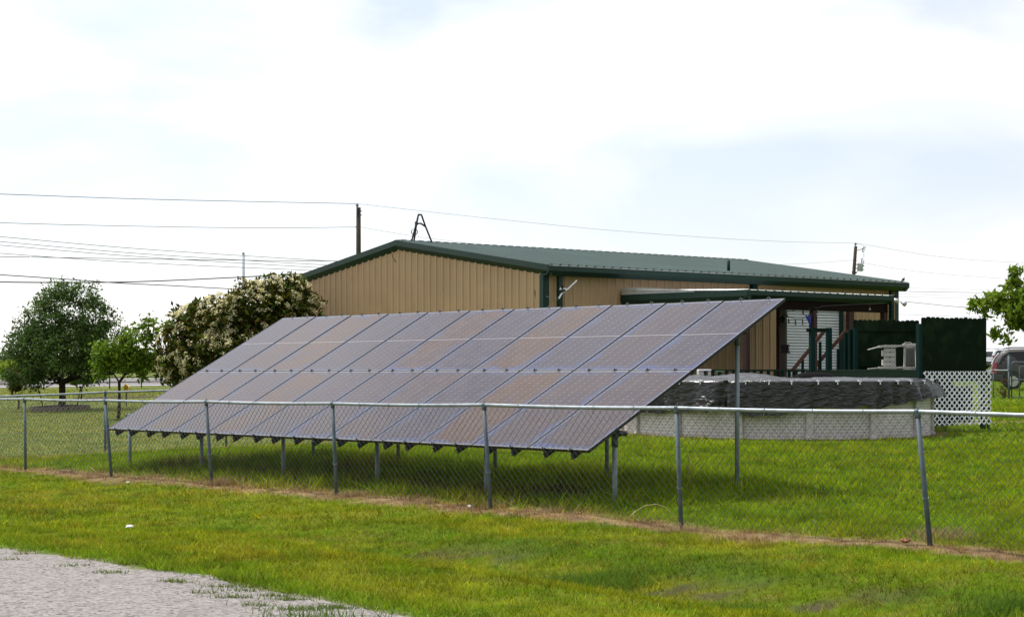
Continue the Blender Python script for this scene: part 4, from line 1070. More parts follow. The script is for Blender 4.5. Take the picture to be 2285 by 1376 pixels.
bo = m.build('backrest', mat('shade_darkened_plastic', (.09, .09, .088), .6, 0, .2, 9), ch, True); sm_ = bo.modifiers.new('thick', 'SOLIDIFY'); sm_.thickness = .025  # backrest colour darkened to hold the shade inside the chair frame
m = MB(); m.tube([cp(2017, 766), cp(2020, 764), cp(2031, 763.5), cp(2034, 765.5)], .008, 6); m.build('handle', M_chair, ch)

# ------------------------------------------------------------------ hanging things on the porch
def bulb_at(p, par):
    m = MB(); m.tube([p, p - UP * .05], .018, 8); o = m.build('bulb_socket', M_black, par)
    m = MB(); m.tube([p - UP * .05, p - UP * .075, p - UP * .10, p - UP * .115], [.014, .026, .024, .006], 8); m.build('bulb', M_bulb, o, True)
sl_ = thing('string_lights', at(1790, 700, 43.9), 'dark string of bare bulbs sagging under the porch in front of the white door', 'string lights')
path = [(1752, 703, 45.2), (1760, 707, 44.6), (1775, 711, 44.2), (1790, 711, 44.0), (1802, 706, 43.9), (1812, 700, 43.9)]
path2 = [(1750, 698, 45.2), (1770, 693, 44.8), (1791, 687, 44.3), (1812, 682, 44.0), (1824, 688, 43.9), (1834, 683, 43.9)]
m = MB()
for pth in (path, path2): m.tube([at(*q) for q in pth], .007, 5)
m.build('cord', M_cable, sl_, True)
for q in ((1760, 708, 44.6), (1775, 711, 44.2), (1791, 711, 44.0), (1792, 688, 44.3), (1823, 690, 43.9), (1941, 679, 45.0)):
    p = at(*q); m = MB(); m.tube([p, p - UP * .06], .006, 5); m.build('drop_wire', M_cable, sl_); bulb_at(p - UP * .05, sl_)
m = MB(); m.tube([at(1834, 683, 43.9), at(1900, 679, 44.6), at(1941, 678, 45.0), at(1975, 676, 45.6)], .006, 5); m.build('cord', M_cable, sl_)
# blue fabric bird spinner on the porch post
bs = thing('wind_spinner', at(1806, 715, 43.9), 'cobalt blue bird shaped wind spinner hung against the dark porch post', 'ornament')
m = MB(); m.tube([at(1806, 702, 43.9), at(1805, 709, 43.9), at(1806, 716, 43.9), at(1807, 722, 43.9), at(1807, 730, 43.9)], [.01, .045, .04, .022, .03], 8); m.build('bird_body', M_blue, bs, True)
for tri in (((1804, 706), (1795, 701), (1801, 711)), ((1805, 706), (1802, 698), (1809, 707)), ((1804, 712), (1797, 707), (1803, 716)), ((1808, 706), (1811, 701), (1810, 711))):
    m = MB(); m.prism([at(x, y, 43.85) for x, y in tri], (0, .015, 0)); m.build('wing', M_blue, bs)
m = MB(); m.tube([at(1806, 702, 43.9), at(1807, 684, 43.95)], .005, 5); m.build('cord', M_cable, bs)
# hanging basket bracket and lantern beside the door
hb = thing('hanging_planter', at(1748, 712, 45.4), 'dark wilted hanging planter on a hook bracket left of the roller door', 'planter')
m = MB(); m.tube([at(1744, 706, 45.4), at(1750, 702, 45.3), at(1755, 702, 45.2), at(1759, 707, 45.2)], .016, 6); m.build('hook', M_black, hb)
m = MB(); m.ball(at(1746, 713, 45.4), .1, 10, 6, (1, 1, .8)); m.build('basket', M_black, hb, True)
m = MB()
for k in range(14):
    a = random.random() * 6.28; p = at(1746, 713, 45.4) + Vector((.07 * math.cos(a), .07 * math.sin(a), -.05)); m.tube([p, p + Vector((.03 * math.cos(a), .03 * math.sin(a), -random.uniform(.1, .3)))], [.008, .003], 4)
m.build('trailing_stems', mat('wilted_stems', (.05, .035, .02), .8), hb)
lnp = at(1752.5, 778, 45.3); ln = thing('wall_lantern', lnp, 'black lattice lantern on the dark post left of the roller door', 'lantern')
m = MB(); s = .105
for k in range(5):
    o = -s + 2 * s * k / 4
    for j in (0, 1):
        pass
for a in np.linspace(-s * 2, s * 2, 9):
    for f in (1, -1):
        v0 = max(-s, -s - a) if True else 0
        t0, t1 = max(-s, a - s), min(s, a + s)
        if t1 - t0 > .02: m.beam(lnp + Vector((t0, -.05, f * (t0 - a))), lnp + Vector((t1, -.05, f * (t1 - a))), .01, .012, (0, 1, 0))
m.build('grille', M_black, ln)
m = MB(); m.box(lnp + Vector((0, .04, -s)), .24, .2, .03); m.box(lnp + Vector((0, .04, s)), .22, .18, .02); m.box(lnp + Vector((0, .1, 0)), .2, .02, .2); m.build('lantern_body', M_redwood, ln)
# flood light at the far wall corner
fpnt = bl(13.6, .05, 0); fq = at(1992, 664, 52.0)
fll = thing('flood_light', fq, 'twin bullet flood light fixed high on the wall near the far corner trim', 'flood light')
m = MB(); m.box(fq, .28, .1, .16); m.beam(fq, fq + Vector((0, .6, 0)), .06, .06); m.build('mount', M_black, fll)
for dx, dz in ((.06, -.08), (.30, -.17)):
    c = fq + Vector((dx, -.1, dz)); m = MB(); m.tube([c + Vector((-.05, .08, .05)), c, c + Vector((.05, -.05, -.03))], [.035, .06, .085], 10); m.build('lamp_head', M_flash, fll, True)

# satellite arm on the near corner
aq = at(1247, 655, 44.4)
sat = thing('satellite_mount', aq, 'broken white satellite dish arm bolted to the near building corner', 'antenna')
S_ = lambda x, y, dy=0: at(x, y, 44.3 + dy)
m = MB(); m.tube([S_(1266, 646), S_(1287.5, 625.5)], .020, 8); m.build('feed_arm', M_white, sat)
m = MB(); m.tube([S_(1254, 654), S_(1247, 666)], .022, 8); m.tube([S_(1266, 646), S_(1254, 654)], .015, 6); m.build('mast_arm', M_white, sat)
m = MB(); m.box(S_(1261, 644.5), .09, .06, .045, Vector((.9, 0, -.3)).normalized()); m.prism([S_(1250.5, 640), S_(1254, 646), S_(1248, 646)], (0, .05, 0)); m.build('bracket', M_white, sat)
m = MB(); m.tube([S_(1249, 631), S_(1252, 637), S_(1258, 641), S_(1260, 648), S_(1254, 652)], [.02, .035, .03, .035, .02], 7); m.build('clamp', M_black, sat)
m = MB(); c = S_(1243, 666); m.tube([c + Vector((.035 * math.cos(t), -.05, .035 * math.sin(t))) for t in np.linspace(.4, 5.6, 12)], .006, 5); m.tube([S_(1187, 649, .5), S_(1200, 656, .3), S_(1218, 661, 0), S_(1236, 665.5, 0), S_(1243, 668)], .009, 5); m.build('coax', M_cablegrey, sat)
m = MB(); m.tube([at(1193.5, 648, 44.6), at(1194, 655, 44.6), at(1196, 668, 44.6), at(1197, 674, 44.6), at(1201, 680, 44.6), at(1205, 690, 44.6)], .009, 5); m.build('loose_cable', M_cable, sat)
m = MB(); m.tube([at(873, 561, 49.1), at(876, 573, 49.1), at(881, 581, 49.1), at(883, 584, 49.1)], [.008, .008, .012, .02], 5)
tag(m.build('loose_cable', M_cable), 'short dark cable dangling from the gable peak', 'cable')

# A shaped roof mast
AY = 49.8
rm = thing('roof_mast', at(935, 541, AY), 'black A shaped antenna mast standing on the roof ridge', 'antenna mast')
Q = lambda x, y, d=0: at(x, y, AY + d)
for pts, n_ in (([(917.8, 540.5, -.2), (928, 503, -.1), (933.5, 479.5, 0)], 'mast_leg'), ([(923.3, 541, .3), (929, 503, .15), (933.5, 479.5, 0)], 'mast_leg'), ([(965, 543.5, .0), (949, 504, .0), (940.5, 479.5, 0)], 'mast_leg'), ([(932.5, 479, 0), (941, 479, 0)], 'top_bar'), ([(928, 503, 0), (933, 498.5, 0), (939, 498.5, 0), (950, 506, 0)], 'cross_brace')):
    m = MB(); m.tube([Q(*p) for p in pts], .026, 7); m.build(n_, M_black, rm)
m = MB(); m.box(Q(927.3, 499), .045, .07, .12, Vector((.97, 0, .2)).normalized()); m.build('junction_box', mat('tan_plastic', (.25, .22, .15), .5), rm)
m = MB(); c = Q(925, 518); m.tube([c + Vector((.095 * math.cos(t), -.05, .09 * math.sin(t))) for t in np.linspace(0, 6.6, 22)], .008, 5); m.tube([c + Vector((.08 * math.cos(t), -.06, .08 * math.sin(t) + .01)) for t in np.linspace(1, 7, 22)], .006, 5)
m.tube([Q(918, 534), Q(912, 538.5), Q(898, 539.5)], .005, 4); m.build('coiled_cable', M_cable, rm)

# blackbird on the far gutter
br0 = at(2015, 625, 52.9)
B_ = lambda x, y: at(x, y, 52.9)
m = MB(); m.tube([B_(2011, 627.6), B_(2013.2, 625.6), B_(2015, 624.2), B_(2016.3, 622.6), B_(2017.2, 621.0), B_(2018, 620.4), B_(2019, 620.3)], [.012, .024, .046, .045, .027, .028, .004], 9)
bird = thing('blackbird', br0, 'small black bird perched at the far end of the roof gutter', 'bird')
m.build('bird_body', M_bird, bird, True)
for dx in (-.012, .02):
    m = MB(); a = B_(2015.6, 623.8) + Vector((dx, 0, 0)); m.tube([a, Vector((a.x, a.y, B_(0, 629.5).z))], .005, 5); m.build('leg', M_bird, bird)

# ------------------------------------------------------------------ trees and shrubs
def in_ell(ells, n, shell=0.0):
    """sample points inside a union of ellipsoids (cx,cy,cz,rx,ry,rz)"""
    E_ = np.array(ells); vol = E_[:, 3] * E_[:, 4] * E_[:, 5]; k = rng.choice(len(E_), n, p=vol / vol.sum())
    d = rng.normal(size=(n, 3)); d /= np.linalg.norm(d, axis=1)[:, None]
    r = (shell + (1 - shell) * rng.random(n)) ** (1 / 3) if not shell else (shell ** 3 + (1 - shell ** 3) * rng.random(n)) ** (1 / 3)
    return E_[k, :3] + d * r[:, None] * E_[k, 3:]
def px_ell(Y, lst, depth=1.0):
    o = []
    for e in lst:
        px, py, rx, ry = e[:4]; dy = e[4] if len(e) > 4 else 0
        c = at(px, py, Y + dy); s = Y / FPX; o.append((c.x, c.y, c.z, rx * s, rx * s * depth, ry * s))
    return o
def skeleton(base, fork, targets):
    nodes = [np.array(base), (np.array(base) * .5 + np.array(fork) * .5) + np.array([.02, 0, 0]), np.array(fork)]; par = [-1, 0, 1]
    order = np.argsort(np.linalg.norm(targets - np.array(fork), axis=1))
    for i in order:
        t = targets[i]; A = np.array(nodes[2:]); d = np.linalg.norm(A - t, axis=1) + .25 * np.maximum(0, A[:, 2] - t[2])
        j = int(np.argmin(d)) + 2; q = nodes[j]; L = np.linalg.norm(t - q); k = max(1, int(L / .35))
        for m_ in range(1, k + 1):
            f = m_ / k; p = q * (1 - f) + t * f; p = p + np.array([0, 0, .08 * L * math.sin(f * math.pi)]) + rng.normal(0, .012, 3) * (f < 1)
            nodes.append(p); par.append(j if m_ == 1 else len(nodes) - 2)
    return nodes, par
def wood_mesh(nodes, par, r_base, r_tip, p=.46):
    cnt = [0] * len(nodes)
    ch = [0] * len(nodes)
    for i, q in enumerate(par):
        if q >= 0: ch[q] += 1
    for i in range(len(nodes) - 1, -1, -1):
        if ch[i] == 0: cnt[i] = 1
        if par[i] >= 0: cnt[par[i]] += cnt[i]
    tot = cnt[0]; rad = [max(r_tip, r_base * (c / tot) ** p) for c in cnt]
    rad[0] *= 1.25
    m = MB()
    for i, q in enumerate(par):
        if q >= 0: m.tube([nodes[q], nodes[i]], [rad[q] if q < 2 else min(rad[q], rad[i] * 1.25), rad[i]], 7 if rad[i] > .03 else 4, False)
    return m
def leaves(points, n, spread, size, cols, aspect=1.9, droop=.0, up=0.3):
    k = rng.integers(0, len(points), n); c = points[k] + rng.normal(0, spread, (n, 3))
    nrm = rng.normal(size=(n, 3)); nrm[:, 2] += up; nrm /= np.linalg.norm(nrm, axis=1)[:, None]
    a = np.cross(nrm, rng.normal(size=(n, 3))); a /= np.linalg.norm(a, axis=1)[:, None] + 1e-9; b = np.cross(nrm, a)
    s = (size * (.6 + .8 * rng.random(n)))[:, None]
    V = np.stack([c - a * s * aspect * .5, c + b * s * .42 - nrm * s * .08, c + a * s * aspect * .5, c - b * s * .42 - nrm * s * .08], 1).reshape(-1, 3)
    cl = np.array(cols)[rng.integers(0, len(cols), n)] * (.65 + .7 * rng.random(n))[:, None]
    pk = (.75 + .5 * rng.random(len(points)))[k][:, None]
    return V, np.repeat(cl * pk, 4, 0)
def tree(name, label, base, fork_h, ells, ntw, nleaf, spread, size, cols, r0, group=None, extra=None, tip=.006):
    t = thing(name, base, label, 'tree', group)
    tg = in_ell(ells, ntw)
    if extra is not None: tg = np.concatenate([tg, np.array(extra)])
    nodes, par = skeleton(base, (base[0] + .03, base[1], base[2] + fork_h), tg)
    wood_mesh(nodes, par, r0, tip).build('trunk', M_bark, t, True)
    tips = np.array(nodes[3:]); hh = np.linalg.norm(tips - np.array(nodes[2]), axis=1); tips = tips[hh > np.quantile(hh, .12)]
    V, C = leaves(tips, nleaf, spread, size, cols)
    tri_soup('crown', V, C, M_leaf, 4, t)
    return t
b1 = Vector((TREE1.x, TREE1.y, gz1(TREE1.x, TREE1.y) + .02))
tree('oak_tree', 'tall dark green bushy tree inside the brick edged bed at the left', b1, .95,
     px_ell(58.5, [(140, 775, 88, 62), (135, 700, 52, 52), (205, 710, 46, 50), (60, 778, 48, 55), (225, 770, 46, 52), (130, 825, 92, 28), (75, 725, 38, 42), (40, 830, 32, 25), (165, 655, 28, 28), (110, 665, 26, 34), (145, 645, 16, 20), (205, 665, 20, 22), (100, 850, 60, 22), (200, 830, 50, 28)]), 600, 28000, .12, .062,
     [(.066, .122, .024), (.054, .108, .022), (.105, .168, .050), (.12, .178, .064), (.078, .142, .024)], .115,
     extra=[tuple(at(x, y, 58.5 + d)) for x, y, d in ((135, 634, 0), (130, 640, .3), (110, 645, .2), (86, 664, -.2), (150, 641, 0), (168, 652, .2), (195, 648, 0), (209, 660, -.3), (60, 698, .1), (22, 752, 0), (8, 790, .2), (270, 745, 0), (262, 718, .3), (278, 732, -.2), (250, 700, 0), (40, 720, 0), (215, 640, 0), (100, 652, .3), (75, 680, 0), (230, 690, .2), (5, 840, 0))])
b2 = Vector((TREE2.x, TREE2.y, gz1(TREE2.x, TREE2.y)))
ex = [tuple(at(x, y, 51.3)) for x, y in ((330, 716), (333, 712), (326, 722), (318, 735), (340, 745), (372, 728), (366, 733), (352, 742), (376, 727), (308, 732), (225, 778), (219, 775))]
tree('young_tree', 'small bright green young tree with a thin trunk between the oak and the flowering shrub', b2, 1.1,
     px_ell(51.3, [(265, 795, 52, 32), (300, 765, 34, 26), (320, 740, 16, 18), (345, 750, 16, 12), (240, 818, 32, 22), (300, 815, 40, 28), (225, 785, 14, 16), (335, 785, 22, 22), (330, 820, 20, 14)]), 105, 3300, .12, .085,
     [(.125, .205, .016), (.155, .240, .022), (.085, .155, .012)], .045, extra=ex)
# small bright sapling against the bed
s3 = at(180, 872, 66.0); s3.z = gz1(s3.x, s3.y)
tree('sapling', 'tiny bright green sapling crown seen between the oak and the young tree', s3, .45, px_ell(66, [(180, 845, 24, 9), (188, 842, 14, 6), (172, 850, 14, 8)]), 40, 900, .07, .08, [(.10, .17, .016), (.075, .14, .012)], .03)
# bronze shrub at far left
s4 = at(40, 904, 60.5); s4.z = gz1(s4.x, s4.y)
tree('shrub', 'small bronze green multi stemmed shrub at the far left edge', s4, .25, px_ell(60.5, [(38, 855, 20, 22), (28, 840, 16, 16), (52, 850, 14, 18), (38, 875, 14, 16)]), 70, 1500, .07, .06, [(.08, .075, .018), (.055, .07, .018), (.13, .075, .022)], .035)
# right hand tree reaching into the frame
s5 = at(2460, 920, 50.0); s5.z = gz1(s5.x, s5.y)
tree('maple_tree', 'leafy light green tree branch reaching in from the right edge above the parked cars', s5, 1.9,
     px_ell(50, [(2450, 620, 150, 100), (2300, 676, 60, 38), (2270, 700, 46, 28), (2292, 632, 16, 16), (2240, 668, 36, 20), (2212, 672, 26, 10), (2250, 728, 26, 8), (2310, 606, 22, 16), (2335, 650, 45, 50), (2265, 690, 62, 38), (2275, 655, 40, 30), (2300, 715, 50, 28)]), 520, 17000, .09, .10,
     [(.16, .25, .020), (.20, .29, .028), (.11, .19, .015)], .14, extra=[tuple(at(x, y, 50)) for x, y in ((2176, 679), (2172, 681), (2185, 684), (2200, 700), (2222, 742), (2222, 751), (2248, 757), (2190, 675), (2262, 608), (2270, 602), (2258, 628), (2262, 633))])
# flowering photinia
bb_ = at(545, 872, 50.8); bb_.z = gz1(bb_.x, bb_.y)
PH_E = px_ell(50.8, [(408, 790, 58, 78), (440, 745, 62, 66), (395, 705, 20, 22), (500, 740, 80, 82), (565, 700, 62, 70), (610, 690, 60, 70), (648, 680, 55, 62), (690, 715, 32, 40), (700, 700, 24, 30), (520, 800, 130, 75), (600, 780, 90, 70), (370, 800, 24, 48), (560, 850, 140, 40), (480, 695, 40, 30), (545, 650, 26, 22), (650, 628, 22, 18), (600, 635, 20, 16), (350, 815, 10, 30), (640, 850, 60, 40)], .8)
ph = thing('photinia_shrub', bb_, 'large rounded evergreen shrub covered in cream flower clusters beside the workshop', 'shrub')
tg = in_ell(PH_E, 260); nodes, par = skeleton(tuple(bb_), (bb_.x, bb_.y, bb_.z + .25), tg); wood_mesh(nodes, par, .11, .008).build('trunk', M_bark, ph, True)
pts_ = in_ell(PH_E, 2600, .45)
V, C = leaves(pts_, 30000, .10, .090, [(.036, .066, .010), (.048, .082, .012), (.090, .105, .012), (.125, .110, .014), (.028, .052, .008), (.068, .080, .012), (.075, .048, .012)], 2.0)
tri_soup('foliage', V, C, M_leaf, 4, ph)
# flower heads: flat topped clusters on the outside of the shrub
cand = in_ell(PH_E, 5000, .93); E_ = np.array(PH_E)
keep = []
cen = np.array(at(530, 770, 50.8))
for i, c in enumerate(cand):
    q = ((c - E_[:, :3]) / E_[:, 3:]); inside = (np.sum(q * q, 1) < .80).sum()
    if inside == 0 and c[1] < 51.6: keep.append(c)
keep = np.array(keep); clm = fbm(keep[:, 0] * 1.4, keep[:, 2] * 1.6, 3); upb = keep[:, 2] * .04
keep = keep[(clm + upb + .30 * rng.random(len(keep))) > np.quantile(clm + upb + .15, .30)][:860]
FV, FC = [], []
for c in keep:
    o = c - cen; o = o / (np.linalg.norm(o) + 1e-6); o = o * .7 + np.array([0, -.35, .6]); o /= np.linalg.norm(o)
    n_ = 44; r = .105 * (.7 + .6 * rng.random()); a = rng.random(n_) * 6.283; rr = r * np.sqrt(rng.random(n_))
    u = np.cross(o, [0.3, .1, 1]); u /= np.linalg.norm(u); w_ = np.cross(o, u)
    p = c + o * .05 + u * (rr * np.cos(a))[:, None] + w_ * (rr * np.sin(a))[:, None] + o * (.05 - .045 * (rr / r) ** 2 + .012 * rng.normal(size=n_))[:, None]
    Vv, Cc = leaves(p, n_, .004, .032, [(.84, .79, .50), (.88, .85, .62), (.72, .66, .34)], 1.0, up=1.2)
    FV.append(Vv); FC.append(Cc)
tri_soup('flower_clusters', np.concatenate(FV), np.concatenate(FC), M_petal, 4, ph)

# far hedgerow and field growth beyond the highway
def hedge_band(n, xr, yr, zr_, size, cols):
    x = rng.uniform(*xr, n); y = rng.uniform(*yr, n); g = gz(x, y); hh = fbm(x * .12, y * .05, 4)
    z = g + rng.random(n) ** .8 * (zr_[0] + (zr_[1] - zr_[0]) * hh)
    V, C = leaves(np.stack([x, y, z], 1), n, .1, size, cols, 1.4); return V, C
h1 = hedge_band(26000, (-75, -24), (150, 172), (.2, 2.1), .42, [(.15, .235, .02), (.11, .19, .018), (.20, .26, .03)])
h2 = hedge_band(5000, (-110, -40), (230, 255), (.6, 3.2), .9, [(.05, .075, .04), (.06, .09, .045)])
h3 = hedge_band(6000, (30, 120), (215, 240), (.2, 1.2), .6, [(.06, .10, .02), (.05, .08, .02)])
hed = tri_soup('hedgerow', np.concatenate([h1[0], h2[0], h3[0]]), np.concatenate([h1[1], h2[1], h3[1]]), M_leaf, 4)
tag(hed, 'bright green field growth beyond the highway', None, None, 'stuff')

# ------------------------------------------------------------------ brick tree bed, stakes, birdhouse
bed = thing('tree_bed', b1, 'low round brick edging around the oak trunk', 'tree bed', None)
cb = at(134, 909, 58.7)
m = MB(); nB = 34
for k in range(nB):
    a = 2 * math.pi * k / nB; c = Vector((cb.x + .95 * math.cos(a), cb.y + 1.0 * math.sin(a), 0)); z = gz1(c.x, c.y)
    d = Vector((math.cos(a), math.sin(a), 0)); m.box((c.x, c.y, z + .07), .165, .10, .15 + random.uniform(-.01, .01), Vector((-d.y, d.x, 0)), d)
m.build('brick_ring', M_brick, bed, bevel=.012)
m = MB(); vs = [(cb.x, cb.y, gz1(cb.x, cb.y) + .12)] + [(cb.x + .9 * math.cos(2 * math.pi * k / 24), cb.y + .95 * math.sin(2 * math.pi * k / 24), gz1(cb.x, cb.y) + .06) for k in range(24)]
m.add(vs, [(0, 1 + k, 1 + (k + 1) % 24) for k in range(24)]); m.build('mulch', mat('brown_mulch', (.06, .042, .03), .95, 0, .35, 30, .5, 60), bed)
def stake(label, pts, Y, name='garden_stake'):
    q = [at(x, y, Y) for x, y in pts]; b = q[-1]; t = thing(name, b, label, 'stake', 'stakes in the tree bed')
    m = MB(); m.tube(q, .022, 7); m.build('shaft', M_black, t, True)
    c = MB(); c.tube([q[0] + Vector((-.05, 0, .01)), q[0] + Vector((.06, 0, .0))], .028, 7); c.build('grip', M_black, t)
    return t
stake('thin dark stake leaning left out of the tree bed, left of the oak trunk', [(82, 862), (87, 873), (91, 885), (95, 906)], 58.2)
stake('short dark stake leaning right out of the tree bed, right of the oak trunk', [(180, 863), (177, 880), (172, 906)], 58.2)
bz = at(282, 866, 60.0)
bird_h = thing('birdhouse', Vector((bz.x, bz.y, gz1(bz.x, bz.y))), 'small yellow birdhouse on a post right of the young tree trunk', 'birdhouse')
m = MB(); w = .075; m.box((bz.x, bz.y, bz.z - .03), .15, .15, .17); m.build('house_box', M_yellow, bird_h)
m = MB(); m.prism([(bz.x - .11, bz.y - .1, bz.z + .05), (bz.x + .11, bz.y - .1, bz.z + .05), (bz.x, bz.y - .1, bz.z + .16)], (0, .2, 0)); m.build('roof', M_yellow, bird_h)
m = MB(); m.tube([(bz.x, bz.y - .081, bz.z - .0), (bz.x, bz.y - .07, bz.z - .0)], .022, 10); m.build('entrance_hole', M_black, bird_h)
m = MB(); m.tube([(bz.x, bz.y, gz1(bz.x, bz.y) - .1), (bz.x, bz.y, bz.z - .11)], .02, 6); m.build('post', M_wood, bird_h)
lg0, lg1 = at(322, 884, 62), at(362, 876, 64)
m = MB(); m.tube([Vector((lg0.x, lg0.y, gz1(lg0.x, lg0.y) + .06)), Vector((lg1.x, lg1.y, gz1(lg1.x, lg1.y) + .10))], .035, 7); tag(m.build('landscape_timber', M_straw), 'pale thin pole lying on the bed edge beside the flowering shrub', 'pole')
# small pale utility cover seen under the panels
ub = at(584, 978, 38.5); ub.z = gz1(ub.x, ub.y)
ubx = thing('utility_box', ub, 'low pale grey utility box in the grass seen under the panels', 'utility box')
m = MB(); m.box((ub.x, ub.y, ub.z + .14), .42, .3, .32); m.build('case', mat('pale_grey_box', (.42, .45, .5), .5), ubx, bevel=.02)
m = MB(); m.box((ub.x, ub.y, ub.z + .31), .45, .33, .03); m.build('lid', mat('pale_grey_box', (.42, .45, .5), .5), ubx, bevel=.01)

# ------------------------------------------------------------------ pipe rail fences, gate
def pipe_fence(label, A, B, n, hts, group):
    root = thing('pipe_fence', (A[0], A[1], gz1(*A)), label, 'fence', group)
    pts = [(A[0] + (B[0] - A[0]) * k / n, A[1] + (B[1] - A[1]) * k / n) for k in range(n + 1)]
    for h in hts:
        m = MB(); m.tube([(x, y, gz1(x, y) + h) for x, y in pts], .032, 6); m.build('rail', M_black, root, True)
    for x, y in pts:
        m = MB(); z = gz1(x, y); m.tube([(x, y, z - .2), (x, y, z + hts[0] + .04)], .04, 6); m.build('fence_post', M_black, root)
pa = at(-300, 0, 100); pb = at(520, 0, 113)
pipe_fence('black three rail pipe fence between the trees and the highway', (pa.x, pa.y), (pb.x, pb.y), 11, (.98, .70, .40), 'pipe rail fences')
pa = at(2120, 0, 121); pb = at(2420, 0, 126)
pipe_fence('dark pipe fence far behind the lattice on the right', (pa.x, pa.y), (pb.x, pb.y), 4, (.62, .36), 'pipe rail fences')
GYd = 64.5
gp = at(2251, 887, GYd); gzz = gz1(gp.x, gp.y)
gate = thing('chain_link_gate', Vector((gp.x, gp.y, gzz)), 'galvanised chain link gate with tall post standing before the parked grey car', 'gate')
dzg = gzz - gp.z
G_ = lambda x, y, d=0: at(x, y, GYd + d) + UP * dzg
m = MB(); m.tube([G_(2251, 890), G_(2251, 792)], .042, 10); m.tube([G_(2251, 792), G_(2251, 790)], [.046, .02], 10); m.build('gate_post', M_galvpost, gate, True)
m = MB(); m.tube([G_(2257.5, 885), G_(2257.5, 811), G_(2259, 807.5), G_(2262, 806), G_(2330, 806.5), G_(2330, 885), G_(2257.5, 884.5)], .024, 8); m.tube([G_(2257, 845.5), G_(2330, 846)], .02, 8); m.build('gate_frame', M_galvpost, gate, True)
m = MB()
for k in range(46):
    for f in (1, -1):
        x0 = 2257 + (k - 14) * 5.2 * .5; 
        if f == 1: t0, t1 = max(0, (2257.5 - x0) / 26), min(1, (2330 - x0) / 26)
        else: t0, t1 = max(0, (x0 - 2330) / 26), min(1, (x0 - 2257.5) / 26)
        if t1 - t0 > .05: m.tube([G_(x0 + f * 26 * t0, 884 - 77 * t0, .0), G_(x0 + f * 26 * t1, 884 - 77 * t1, .0)], .0016, 3, False)
m.build('wire_mesh', M_wire, gate)
m = MB(); m.tube([G_(2275, 883, 1.2), G_(2275, 816, 1.2), G_(2330, 816, 1.2)], .022, 8); m.build('gate_post', M_galvpost, gate, True)
# short run of fence from the gate back toward the lattice
fa_ = at(2150, 0, 66.5); fb_ = at(2251, 0, 64.4); ft, fb2 = [], []
for k in range(4):
    x = fa_.x + (fb_.x - fa_.x) * k / 3; y = fa_.y + (fb_.y - fa_.y) * k / 3; z = gz1(x, y)
    fb2.append(Vector((x, y, z))); ft.append(Vector((x, y, z + 1.07)))
chain_fence('short chain link fence run joining the tall gate post behind the lattice', 'chain link fences', ft, fb2, (0, -1), .02)
sx5 = at(2238, 889, 64); sx5.z = gz1(sx5.x, sx5.y)
tree('dry_shrub', 'small dead brown shrub at the foot of the gate post', sx5, .08, px_ell(64, [(2238, 880, 9, 10), (2240, 862, 5, 20)]), 40, 420, .05, .035, [(.075, .05, .03), (.10, .07, .04)], .012, tip=.004)

